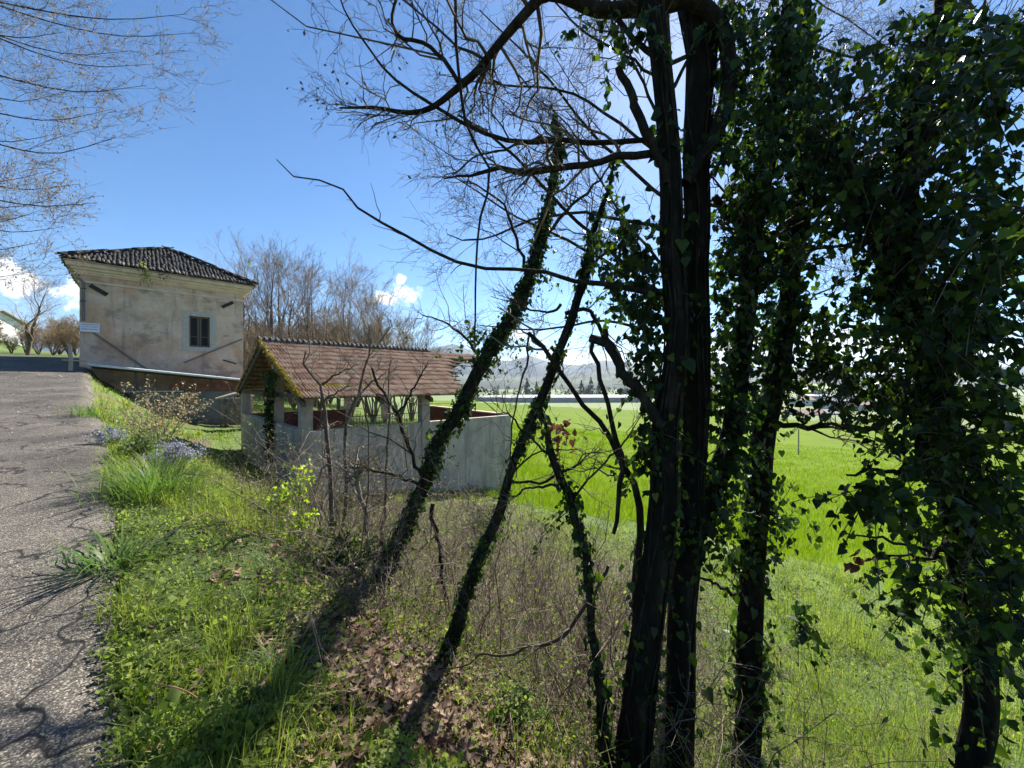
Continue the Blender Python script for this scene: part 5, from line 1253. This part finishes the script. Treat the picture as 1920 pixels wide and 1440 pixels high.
for q, (u, Y, vt) in enumerate([(428, 34, 485), (452, 33, 452), (478, 37, 470), (503, 31, 428), (522, 38, 440), (546, 33, 448), (566, 36, 458), (592, 34, 486)]):
    plant_bare('tall', q % 3, u, Y, vt, LBL, 'bare trees of the grove behind the roof')
for q, (u, Y, vt) in enumerate([(612, 36, 500), (634, 33, 458), (652, 39, 475), (686, 34, 496), (706, 37, 520)]):
    plant_bare('slim', q % 2, u, Y, vt, 'slim bare tree in the thinner right part of the grove', 'slim bare trees right of the grove')
for q, (u, Y, vt) in enumerate([(722, 31, 552), (748, 33, 566), (772, 35, 588), (700, 30, 575), (796, 40, 622), (660, 31, 590), (600, 31, 600), (500, 29, 600), (450, 28, 590), (550, 29, 610)]):
    plant_bare('fan', q % 2, u, Y, vt, 'fan-shaped leafless thicket shrub at the foot of the grove', 'leafless shrubs under the grove', 'bare_shrub')
plant_bare('tall', 0, 52, 23, 500, 'dark bare tree standing left of the house beyond the road', None, wide=1.5)
for q, (u, Y, vt) in enumerate([(100, 27, 605), (130, 26, 600), (72, 29, 612), (22, 28, 618), (-20, 27, 590), (142, 30, 585), (112, 33, 590), (48, 34, 600)]):
    plant_bare('brush', q % 2, u, Y, vt, 'brown leafless bush beyond the shaded end of the road', 'brown bushes beyond the road', 'bare_shrub', wide=1.25)
for q, (u, Y, vt) in enumerate([(470, 41, 590), (520, 42, 585), (570, 40, 588), (620, 42, 592), (670, 43, 600), (430, 40, 596)]):
    plant_bare('brush', q % 2, u, Y, vt, 'brown brushwood standing among the trunks of the grove', 'brushwood in the grove', 'bare_shrub', wide=1.3)
# ------------------------------------------------------------------ plants of the verge, litter, grass
def blades(pos, h, w, r_, lean=.45, droop=.35, dirs=None):
    n = len(pos)
    az = r_.uniform(0, 6.283, n)
    d = np.stack((np.cos(az), np.sin(az), np.zeros(n)), 1) if dirs is None else dirs
    s = np.stack((-d[:, 1], d[:, 0], np.zeros(n)), 1)
    ta = r_.uniform(0, 6.283, n); s = s * np.cos(ta * .15)[:, None]
    l = (np.abs(r_.normal(0, lean, n)) + .05)[:, None]
    h = h[:, None]; w = w[:, None]
    m = pos + d * h * l * .45 + np.array((0, 0, 1)) * h * .58
    t = pos + d * h * l * 1.25 + np.array((0, 0, 1)) * h * (1 - droop * l)
    V = np.stack((pos - s * w / 2, pos + s * w / 2, m + s * w * .42, m - s * w * .42, t), 1).reshape(-1, 3)
    b = np.arange(n)[:, None] * 5
    Fq = np.concatenate((b + np.array((0, 1, 2, 3)), np.column_stack((b + np.array((3, 2, 4)), -np.ones((n, 1), int)))))
    return V, Fq
def scatter(n, r0, r1, phi0, phi1, r_):
    r = r0 * (r1 / r0) ** r_.uniform(0, 1, n); p = np.radians(r_.uniform(phi0, phi1, n))
    return r * np.sin(p), r * np.cos(p), r
rg = np.random.default_rng(23)
def w_in(x, y):
    return (((x - O1[0]) * TV[0] + (y - O1[1]) * TV[1]) > -.15) & ((-((x - O1[0]) * NV[0] + (y - O1[1]) * NV[1])) > -.25)

# grass of the verge, the lawn and the slope
x, y, r = scatter(420000, 1.15, 46, -66, 66, rg)
a, b = ab(x, y)
thk_ = smooth(-.3, .5, a - .30 * b)
dens = np.where(b < edge(a) - .01 - .11 * rg.uniform(0, 1, len(x)) ** 2, 0, 1.0)
dens *= 1 - .8 * smooth(.8, 1.5, b) * (1 - smooth(6.0, 9.0, b)) * (1 - smooth(9.5, 13, a)) * thk_            # thicket floor is litter
dens *= .2 + .8 * smooth(.36, .6, fbm(x * .8, y * .8, 81, 3))
dens *= 1 - .9 * np.exp(-((a - 1.9) ** 2 / 2.6 + (b - 1.15) ** 2 / .32) ** 1.5)
dens *= np.where((b < 2) & (r < 5), .16, 1)
dens = np.where(is_field(a, b), 0, dens)
insidew = ((x - O1[0]) * TV[0] + (y - O1[1]) * TV[1], -((x - O1[0]) * NV[0] + (y - O1[1]) * NV[1]))
dens = np.where((insidew[0] > -.05) & (insidew[0] < 8.7) & (insidew[1] > -.05) & (insidew[1] < 8.4), 0, dens)
inh = ((x - O2[0]) * TV[0] + (y - O2[1]) * TV[1], (x - O2[0]) * NV[0] + (y - O2[1]) * NV[1])
dens = np.where((inh[0] > -.1) & (inh[0] < 6.2) & (inh[1] < 1.6) & (inh[1] > -6.2), 0, dens)
k = rg.uniform(size=len(x)) < dens
x, y, r, a, b = x[k], y[k], r[k], a[k], b[k]
cl = fbm(x * 1.6, y * 1.6, 83, 3)
slp = (b > 2.0) * (1 - smooth(-.3, .5, a - .30 * b))
h = (.05 + .16 * smooth(.4, .75, cl)) * np.exp(rg.normal(0, .35, len(x))) * (1 + .25 * (r > 9)) * (1 + .5 * slp) * np.where((b < 2) & (r < 4), .75, 1)
w = np.maximum(.0035 * np.exp(rg.normal(0, .3, len(x))), r * .00085)
V, Fq = blades(np.stack((x, y, ground(x, y) - .01), 1), h, w, rg, lean=.65)
mk('grass', V, Fq, GRASS, None, np.repeat(np.clip(rg.normal(.42, .2, len(x)) + .22 * slp + .12 * (b > 8), 0, .99), 5), False, None, kind='stuff')
# tussocks
nt_ = 2600
x, y, r = scatter(nt_ * 3, 1.6, 22, -62, 62, rg); a, b = ab(x, y)
k = (b > edge(a) + .02) & ((b < 1.6) | (a < .3 * b - .2) | (a > 9.5)) & ~is_field(a, b) & ~w_in(x, y) & (fbm(x * .9, y * .9, 87, 3) > .42) & (rg.uniform(size=len(x)) < np.where(b < 2, 1, .5) * np.where(r < 4.5, .20, 1) * (1 - np.exp(-((a - 1.9) ** 2 / 2.6 + (b - 1.15) ** 2 / .32) ** 1.5)))
x, y = x[k][:nt_], y[k][:nt_]; m = rg.integers(14, 46, len(x)); j = np.repeat(np.arange(len(x)), m); n = len(j)
o = rg.normal(0, .045, (n, 2)); px, py = x[j] + o[:, 0], y[j] + o[:, 1]
az = np.arctan2(o[:, 1], o[:, 0]) + rg.normal(0, .6, n); dr = np.stack((np.cos(az), np.sin(az), 0 * az), 1)
hs_ = (.11 + .17 * rg.uniform(0, 1, len(x)) ** 1.5)[j] * np.exp(rg.normal(0, .25, n)); rj = np.hypot(px, py)
V, Fq = blades(np.stack((px, py, ground(px, py) - .01), 1), hs_, np.maximum(.004, rj * .0009), rg, lean=.75, dirs=dr)
mk('tussock_grass', V, Fq, GRASS, None, np.repeat(np.clip(rg.normal(.45, .12, len(x))[j] + rg.normal(0, .13, n), 0, .99), 5), False, None, kind='stuff')
# small-leaved weeds: chickweed, clover, dead-nettle
x, y, r = scatter(330000, 1.15, 13, -60, 62, rg)
a, b = ab(x, y)
dens = np.where(b < edge(a) - .0 - .09 * rg.uniform(0, 1, len(x)) ** 2, 0, .3 + .7 * smooth(.32, .55, fbm(x * 1.3, y * 1.3, 91, 3)))
dens *= 1 - .35 * smooth(1.0, 1.7, b) * (1 - smooth(7, 9, b)) * (1 - smooth(9, 12, a))
dens *= 1 - .85 * np.exp(-((a - 1.9) ** 2 / 2.2 + (b - 1.15) ** 2 / .30) ** 1.5)
dens = np.where(is_field(a, b) | (insidew[0][0] > 99), 0, dens)
w0 = ((x - O1[0]) * TV[0] + (y - O1[1]) * TV[1], -((x - O1[0]) * NV[0] + (y - O1[1]) * NV[1]))
dens = np.where((w0[0] > -.05) & (w0[0] < 8.7) & (w0[1] > -.05), 0, dens)
k = rg.uniform(size=len(x)) < dens
x, y, r, b = x[k], y[k], r[k], b[k]; n = len(x)
cl = fbm(x * 2.1, y * 2.1, 93, 3)
z = ground(x, y) + rg.uniform(0, 1, n) ** .7 * (.02 + .19 * smooth(.35, .72, cl) * (.6 + .8 * vnoise(x * 9, y * 9, 94)) * smooth(-.1, .25, b))
p = np.stack((x, y, z), 1)
d = nz(rg.normal(size=(n, 3)) + (0, 0, .35)); e_ = nz(np.cross(d, rg.normal(size=(n, 3)) + (0, 0, 1.2)))
s = (np.maximum(.019, r * .0032) * np.exp(rg.normal(0, .42, n)))[:, None]
V = np.stack((p, p + d * s * .55 + e_ * s * .34, p + d * s, p + d * s * .55 - e_ * s * .34), 1).reshape(-1, 3)
mk('weeds', V, np.arange(4 * n).reshape(-1, 4), WEED, None, np.repeat(np.clip(rg.normal(.45, .22, n) + .18 * (b > 6), 0, .99), 4), False, None, kind='stuff')
# wheat
x, y, r = scatter(300000, 7.5, 110, -24, 62, rg)
a, b = ab(x, y)
tram = np.minimum(np.abs(((a + .12 * b) % 11.0) - 1.0), np.abs(((a + .12 * b) % 11.0) - 2.8)) < .22
k = is_field(a, b) & (rg.uniform(size=len(x)) < np.where(b < bfield(a) + .6, .6, 1) * np.where(tram, .25, 1) * (.45 + .55 * smooth(.3, .5, fbm(x * .35, y * .35, 99, 3))))
x, y, r = x[k], y[k], r[k]; n = len(x)
h = .24 * np.exp(rg.normal(0, .22, n)) * (.8 + .5 * fbm(x * .5, y * .5, 95, 3)); w = np.maximum(.006, r * .0007)
V, Fq = blades(np.stack((x, y, ground(x, y) + .02), 1), h, w, rg, lean=.35)
mk('wheat', V, Fq, WHEAT, None, np.repeat(np.clip(rg.normal(.5, .22, n), 0, .99), 5), False, None, kind='stuff')
# dead leaves: the nearest are pieces of the ground, the rest one litter
def litter(n, r0, r1, f):
    x, y, r = scatter(n, r0, r1, -50, 55, rg); a, b = ab(x, y)
    k = rg.uniform(size=n) < f(x, y, a, b); return x[k], y[k], r[k]
core = lambda x, y, a, b: np.clip(.14 * (b > .4) + .85 * np.exp(-((a - 1.9) ** 2 / 2.2 + (b - 1.15) ** 2 / .40)) * (.35 + vnoise(x * 3, y * 3, 44)) + .5 * (b > 1) * (b < 7) * (a < 9), 0, 1) * (b > edge(a) + .05) * ~is_field(a, b)
x, y, r = litter(24000, 1.3, 9.5, core); n = len(x)
pos = np.stack((x, y, ground(x, y) + rg.uniform(.005, .06, n)), 1)
tip = nz(rg.normal(size=(n, 3)) * (1, 1, .35)); nrm = rg.normal(size=(n, 3)) * .42 + (0, 0, 1)
# a leaf: bent, lobed
DV = LV * np.array((1.0, 1.0, 3.0))
place_leaves(gnd, pos, tip, nrm, .046 * np.exp(np.clip(rg.normal(0, .42, n), -.8, .5)), n_ind=295, name='dead_leaf', bulk='leaf_litter', meshes=DL_ME, mat_=DEADL, r_=rg, tpl=lobed_leaf(2, 11))
# petals and grit blown on to the road
n = 1500
a = rg.uniform(.5, 24, n) ** 1.0; b = rg.uniform(-4.6, -.1, n); x, y = xy(a, b); k = fbm(x * .35, y * .35, 97, 2) + .1 * (a > 8) > rg.uniform(.35, .8, n)
x, y = x[k], y[k]; n = len(x); p = np.stack((x, y, ground(x, y, False) + .010), 1)
d = nz(rg.normal(size=(n, 3)) * (1, 1, .15)); e_ = nz(np.cross(d, (0, 0, 1))); s = np.maximum(.009, np.hypot(x, y) * .0016)[:, None] * rg.uniform(.6, 1.5, (n, 1))
PETAL = mat('petal', [(0, (.45, .38, .30)), (1, (.72, .68, .64))], .8, trans=.2)
mk('petals', np.stack((p - e_ * s * .4, p + d * s * .5, p + e_ * s * .4, p - d * s * .5 + (0, 0, .004)), 1).reshape(-1, 3), np.arange(4 * n).reshape(-1, 4), PETAL, None, np.repeat(rg.uniform(0, 1, n), 4), False, None, kind='stuff')
# brambles and dry stems of the thicket
def arcs(n, f, L, rad_, r_, up=1.0, out=.5, sag=.5, m=7):
    q = []
    while sum(map(len, q)) < n:
        x, y, r = scatter(n * 3, 2.3, 15, -36, 52, r_); a, b = ab(x, y); k = r_.uniform(size=len(x)) < f(x, y, a, b); q.append(np.stack((x[k], y[k]), 1))
    xy_ = np.concatenate(q)[:n]
    az = r_.uniform(0, 6.283, n); o = np.stack((np.cos(az), np.sin(az), np.zeros(n)), 1) * r_.uniform(.1, out * 2, (n, 1)) + np.array((0, 0, up))
    o = nz(o); l = (L * np.exp(r_.normal(0, .4, n)))[:, None, None]; t = np.linspace(0, 1, m)[None, :, None]
    base = np.column_stack((xy_, ground(xy_[:, 0], xy_[:, 1]) - .03))
    wv = np.cumsum(r_.normal(0, .022, (n, m, 3)), 1); wv[:, 0] = 0
    Q = base[:, None] + o[:, None] * l * t + np.array((0, 0, -sag)) * l * t ** 2.2 + wv * l
    dist = np.hypot(xy_[:, 0], xy_[:, 1])
    return Q, (np.maximum(rad_ * np.exp(r_.normal(0, .3, n)), dist * .00045))[:, None] * np.linspace(1, .35, m)[None]
thick = lambda x, y, a, b: (np.hypot(x + .55, (y - 2.3) * .8) > .75) * (a > .30 * b - .2) * (b > 1.15) * (b < 9.0) * (a < 9.2) * (a > .6) * (1 - smooth(6.5, 9, b) * .6) * ~((w_in(x, y)))
slope_ = lambda x, y, a, b: (np.hypot(x, y) > 3.2) * (b > 2.2) * (b < 12) * (a < 4) * (a > -2.5) * .8
br1 = arcs(1000, thick, .95, .0024, rg, out=.7, sag=.6, m=8); br2 = grow(*br1, 3, .32, .8, .3, .3, 1, m=4, wig=.09, rf=.7, rmin=.0012)
up_ = lambda x, y, a, b: thick(x, y, a, b) * (y > 3.0) * (y < 8.5) * (x / y > -.02) * (x / y < .36)
fr_ = lambda x, y, a, b: thick(x, y, a, b) * (y > 3.6) * (y < 8.5) * (x / y > -.50) * (x / y < -.02)
br8 = arcs(85, up_, 1.45, .0036, rg, out=.22, sag=.12, m=9); br9 = grow(*br8, 6, .4, .6, .25, .3, 1, m=5, up=.1, wig=.07, rf=.5, rmin=.0014)
bra = arcs(75, fr_, 1.7, .0050, rg, out=.38, sag=.25, m=9); brb = grow(*bra, 7, .5, .7, .25, .3, 1, m=5, wig=.08, rf=.5, rmin=.0016); brc = grow(*brb, 4, .2, .7, .25, .3, 1, m=4, wig=.08, rf=.6, rmin=.0013)
br3 = arcs(2600, thick, .50, .0016, rg, out=.8, sag=.4, m=5)
br4 = arcs(640, thick, 1.6, .0038, rg, out=.5, sag=.5, m=9); br5 = grow(*br4, 6, .45, .75, .3, .3, 1, m=5, wig=.08, rf=.55, rmin=.0014)
br6 = arcs(420, thick, 1.2, .0030, rg, out=.9, sag=.7, m=9); br7 = grow(*br6, 3, .4, .8, .3, .3, 1, m=4, wig=.09, rf=.6, rmin=.0014)
twig_part('upright_shoots', [br8, br9], TWIGR, None, 4)
twig_part('thicket_shoots', [bra, brb, brc], TWIGL, None, 4)
twig_part('brambles', [br1, br2, br3], TWIGL, None)
twig_part('dry_brambles', [br6, br7], DRY, None, 4)
twig_part('thicket_stems', [br4, br5], TWIGR, None, 4)
s1 = arcs(150, slope_, .95, .0022, rg, out=.18, sag=.1, m=6); s2 = grow(*s1, 6, .22, .6, .2, .35, 1, m=4, up=.2, wig=.06, rf=.6, rmin=.0011)
s3 = arcs(350, slope_, .34, .0015, rg, out=.5, sag=.2, m=4)
s4_ = arcs(170, slope_, .85, .0026, rg, out=.3, sag=.2, m=6); s5_ = grow(*s4_, 5, .25, .6, .2, .35, 1, m=4, up=.1, wig=.07, rf=.6, rmin=.0013)
twig_part('weed_stalks', [s4_, s5_], TWIG, None)
twig_part('dry_weed_stems', [s1, s2, s3], DRY, None)
# sparse little leaves on the brambles
q = np.concatenate((br1[0][:, 3:].reshape(-1, 3), br2[0][:, 1:].reshape(-1, 3), br5[0][:, 2:].reshape(-1, 3))); q = q[rg.uniform(size=len(q)) < .5]
V, Fq, r_ = leaf_cloud(len(q), (0, 0, 0), (0, 0, 0), .027, rg, .1); mk('bramble_leaves', V + np.repeat(q, 4, 0), Fq, WEED, None, np.clip(r_ * .6, 0, .99), False, None, kind='stuff')

# single plants one can point to
def at_px(u, v, Y):
    x = (u - 960) / F * Y; return G(x, Y)
def tuft(label, c, n, h, w, spread, lean, m_, r_, name='grass_tuft'):
    p = c + np.column_stack((r_.normal(0, spread, (n, 2)), np.zeros(n))); p[:, 2] = ground(p[:, 0], p[:, 1]) - .01
    az = np.arctan2(p[:, 1] - c[1], p[:, 0] - c[0]) + r_.normal(0, .7, n); dirs = np.stack((np.cos(az), np.sin(az), 0 * az), 1)
    q = []
    hh = h * np.exp(r_.normal(0, .25, n)); l = np.abs(r_.normal(lean, .25, n))
    t = np.linspace(0, 1, 5)
    C = p[:, None] + dirs[:, None] * (hh * l)[:, None, None] * (t ** 1.5)[None, :, None] + np.array((0, 0, 1)) * (hh[:, None] * (t - .55 * np.minimum(l, 1.3)[:, None] * t ** 2.4))[:, :, None]
    s = np.stack((-dirs[:, 1], dirs[:, 0], 0 * az), 1)[:, None] * (w * np.array((.7, 1, .9, .6, .05)))[None, :, None] * np.exp(r_.normal(0, .25, n))[:, None, None]
    V = np.stack((C - s / 2, C + s / 2), 2).reshape(-1, 3)
    b_ = np.arange(n)[:, None, None] * 10 + np.arange(4)[None, :, None] * 2
    Fq = (b_ + np.array((0, 1, 3, 2))).reshape(-1, 4)
    e = thing(name, label, 'grass tuft', c)
    mk('blades', V, Fq, m_, e, np.repeat(np.clip(r_.normal(.4, .2, n), 0, .95), 10), True, None, kind='stuff')
rt = np.random.default_rng(77)
LONGG = mat('long_grass', [(0, (.035, .08, .016)), (.5, (.065, .125, .028)), (1, (.13, .19, .05))], .5, trans=.45)
tuft('large arching tuft of long grass on the verge below the lilac flowers', at_px(300, 930, 4.3), 620, .42, .006, .20, .75, LONGG, rt)
tuft('broad-bladed grass tuft leaning over the edge of the asphalt', at_px(215, 1085, 2.75), 90, .30, .012, .07, 1.0, LONGG, rt)
tuft('small grass tuft among dead leaves at the bottom of the verge', at_px(540, 1290, 2.05), 110, .20, .004, .05, .6, LONGG, rt)
tuft('fine grass tuft at the foot of the leafless sapling pair', at_px(560, 1110, 3.2), 90, .22, .004, .06, .6, LONGG, rt)
tuft('grass tuft by the road edge near the far wooden post', at_px(175, 790, 8.0), 200, .30, .009, .18, .6, LONGG, rt)
gt_ = thing('grass_tuft', 'few tall bright grass blades nearest the camera by the asphalt', 'grass tuft', at_px(265, 1375, 1.72))
for q in range(6):
    b0_ = np.array(gt_.location) + np.append(rt.normal(0, .02, 2), 0); az = rt.uniform(0, 6.28); l = rt.uniform(.14, .26); d_ = np.array((math.cos(az), math.sin(az), 0)); s_ = np.array((-d_[1], d_[0], 0))
    t = np.linspace(0, 1, 6)[:, None]; c_ = b0_ + d_ * l * .55 * t ** 1.6 + np.array((0, 0, 1)) * l * (t - .35 * t ** 2.4); w_ = .0075 * np.array((.7, 1, 1, .8, .5, .05))[:, None]
    V = np.stack((c_ - s_ * w_ / 2, c_ + s_ * w_ / 2), 1).reshape(-1, 3)
    mk('blade', V, np.array([(2 * i, 2 * i + 1, 2 * i + 3, 2 * i + 2) for i in range(5)]), WHEAT, gt_, np.full(12, rt.uniform(.2, .8)), True)
tuft('bright tuft of meadow grass on the slope right of the forked ivy tree', at_px(1530, 1200, 4.6), 220, .30, .006, .22, .5, WHEAT, rt)
def bush(name, label, cat, c, n_st, L, out, leafn, leafs, leafm, stm, flowers=None, r_=rt, sag=.2, upz=1.0):
    az = r_.uniform(0, 6.283, n_st); o = nz(np.stack((np.cos(az), np.sin(az), 0 * az), 1) * r_.uniform(.05, out, (n_st, 1)) + (0, 0, upz))
    l = (L * np.exp(r_.normal(0, .25, n_st)))[:, None, None]; t = np.linspace(0, 1, 7)[None, :, None]
    wv = np.cumsum(r_.normal(0, .03, (n_st, 7, 3)), 1); wv[:, 0] = 0
    b0_ = c + np.column_stack((r_.normal(0, .05 * L, (n_st, 2)), np.zeros(n_st)))
    Q = b0_[:, None] + o[:, None] * l * t + np.array((0, 0, -sag)) * l * t ** 2 + wv * l
    Rr = np.full((n_st, 1), max(.006 * L, .003)) * np.linspace(1, .4, 7)[None]
    t1 = grow(Q, Rr, 6, .4 * L, .65, .25, .25, 1, m=5, up=.12, wig=.06, rf=.6, rmin=.0016, rng=r_); t2 = grow(*t1, 4, .16 * L, .7, .3, .25, 1, m=3, up=.05, rf=.8, rmin=.0014, rng=r_)
    e = thing(name, label, cat, c)
    twig_part('stems', [(Q, Rr)], stm, e, 5); twig_part('twigs', [t1, t2], stm, e, 3)
    q = np.concatenate((t2[0][:, 1:].reshape(-1, 3), t1[0][:, 1:].reshape(-1, 3)))
    q = q[r_.permutation(len(q))[:leafn]]
    V, Fq, rr_ = leaf_cloud(len(q), (0, 0, 0), (0, 0, 0), leafs, r_, -.3); mk('leaves', V + np.repeat(q, 4, 0), Fq, leafm, e, rr_ * .95, False, None, kind='stuff')
    if flowers:
        f = np.concatenate((t2[0][:, -1], t1[0][:, -1])); f = f[np.argsort(-(f[:, 2] + r_.normal(0, .05, len(f))))[:int(len(f) * .8)]]
        f = np.repeat(f, 3, 0) + r_.normal(0, .018, (len(f) * 3, 3))
        V, Fq, rr_ = leaf_cloud(len(f), (0, 0, 0), (0, 0, 0), .022, r_, 0); mk('flowers', V + np.repeat(f, 4, 0), Fq, flowers, e, rr_, False, None, kind='stuff')
    return e
LILAC = mat('lilac_flower', [(0, (.17, .17, .26)), (.5, (.28, .28, .38)), (1, (.42, .42, .50))], .7, trans=.3)
SOFTG = mat('soft_green_leaf', [(0, (.05, .09, .025)), (.5, (.085, .13, .04)), (1, (.15, .18, .08))], .6, trans=.4)
BRIGHT = mat('bright_leaf', [(0, (.16, .24, .02)), (.5, (.24, .34, .04)), (1, (.34, .42, .09))], .5, trans=.55)
bush('budding_shrub', 'bare budding shrub with pale twigs on the bank before the porch', 'shrub', at_px(292, 792, 7.3), 22, 1.25, .75, 1700, .04, BUD, TWIGL)
bush('flower_bush', 'low bush topped with lilac-blue flowers at the rim of the verge', 'bush', at_px(325, 855, 5.4), 26, .34, 1.6, 900, .022, SOFTG, TWIG, LILAC)
bush('flower_bush', 'smaller patch of lilac flowers left of the main flowering bush', 'bush', at_px(205, 830, 6.1), 14, .26, 1.8, 450, .022, SOFTG, TWIG, LILAC)
bush('green_bush', 'dense mid-green leafy bush beside the lilac flowers', 'bush', at_px(262, 845, 5.7), 22, .36, 1.1, 1500, .04, SOFTG, TWIG)
bush('leafy_sapling', 'young shoot with bright yellow-green leaves before the wash-house corner', 'sapling', at_px(545, 985, 4.9), 8, .55, .8, 330, .06, BRIGHT, TWIGL)
bush('leafy_sapling', 'lower clump of bright new leaves below the yellow-green shoot', 'sapling', at_px(545, 1010, 4.3), 9, .28, 1.0, 260, .05, BRIGHT, TWIGL)
bush('dark_shrub', 'dark evergreen shrub at the foot of the far end of the grey wall', 'shrub', at_px(905, 985, 8.6), 30, .75, 1.0, 1600, .05, IVY, TWIG)
bush('dry_shrub', 'straw-coloured tangled shrub against the grey front wall', 'shrub', at_px(740, 1000, 5.9), 26, 1.0, .8, 700, .028, DRY, TWIGL)
bush('dry_shrub', 'fine yellowish twiggy shrub at the near column of the wash-house', 'shrub', at_px(600, 985, 6.2), 18, 1.15, .6, 500, .026, BUD, TWIGL)
bush('ground_ivy', 'dark ivy hummock on the forest floor below the leaning trunk', 'ivy', at_px(640, 1130, 3.7), 34, .32, 1.8, 1500, .04, IVY, TWIG)
bush('ground_ivy', 'dark green nettle clump in shade at the bottom centre', 'plant', at_px(960, 1330, 2.4), 22, .2, 1.3, 700, .032, SOFTG, TWIG)
bush('nettle_clump', 'pale green dead-nettle clump at the very bottom beside the red twig', 'plant', at_px(430, 1425, 1.72), 14, .12, 1.6, 300, .035, SOFTG, TWIG)
# ivy that has climbed the middle column of the wash-house
cI = W(.0, 2.95, -.9); ce = thing('ivy_creeper', 'dark ivy climbing the middle gable column of the wash-house', 'ivy', cI)
n = 950; zz = rt.uniform(0, 1, n) ** .7 * 2.9 - .9
pos = np.stack([W(-.06 - abs(rt.normal(0, .07)), 2.95 + rt.normal(0, .16 + .22 * max(0, min(1, (z - .6)))) - .25 * max(0, z - 1.0), z) for z in zz])
tip = nz(rt.normal(size=(n, 3)) * .6 + (0, 0, -1)); nrm = -TV + rt.normal(size=(n, 3)) * .5
twig_part('ivy_stems', [(np.stack([np.stack([W(-.04, 2.95 + q * .1 + .05 * math.sin(z * 5 + q), z) for z in np.linspace(-.95, 1.7, 9)]) for q in (-1, 0, 1)]), np.full((3, 9), .012))], BARK2, ce, 5)
place_leaves(ce, pos, tip, nrm, .085 * np.exp(rt.normal(0, .25, n)), n_ind=0, r_=rt)
# the reddish twig lying at the bottom edge
g_ = spline([(*(at_px(285, 1380, 1.74) + (0, 0, .09)), .0035), (*(at_px(340, 1392, 1.72) + (0, 0, .10)), .0034), (*(at_px(375, 1402, 1.70) + (0, 0, .085)), .003), (*(at_px(400, 1418, 1.69) + (0, 0, .05)), .002)], 14)
o = trunk_part('red_twig', g_, mat('red_stem', [(0, (.30, .09, .06)), (1, (.45, .22, .15))], .6, scale=20, mix=1), None, 6, .05, 1); tag(o, 'thin reddish stem lying over the weeds near the bottom left', 'twig')

# ------------------------------------------------------------------ the air
HZ = bpy.data.materials.new('haze'); HZ.use_nodes = True
nt = HZ.node_tree; nt.nodes.clear()
pv = nt.nodes.new('ShaderNodeVolumePrincipled'); ho = nt.nodes.new('ShaderNodeOutputMaterial')
pv.inputs['Color'].default_value = (.58, .76, 1.0, 1); pv.inputs['Density'].default_value = 0.85e-4; pv.inputs['Anisotropy'].default_value = .2
nt.links.new(pv.outputs[0], ho.inputs['Volume'])
hz = MB(); hz.box((-9500, -9200, -60), (19500, 0, 0), (0, 18500, 0), (0, 0, 460))
hz.build('haze', HZ, None, False, kind='stuff')
for o in list(bpy.data.objects):
    if 'org' in o: del o['org']
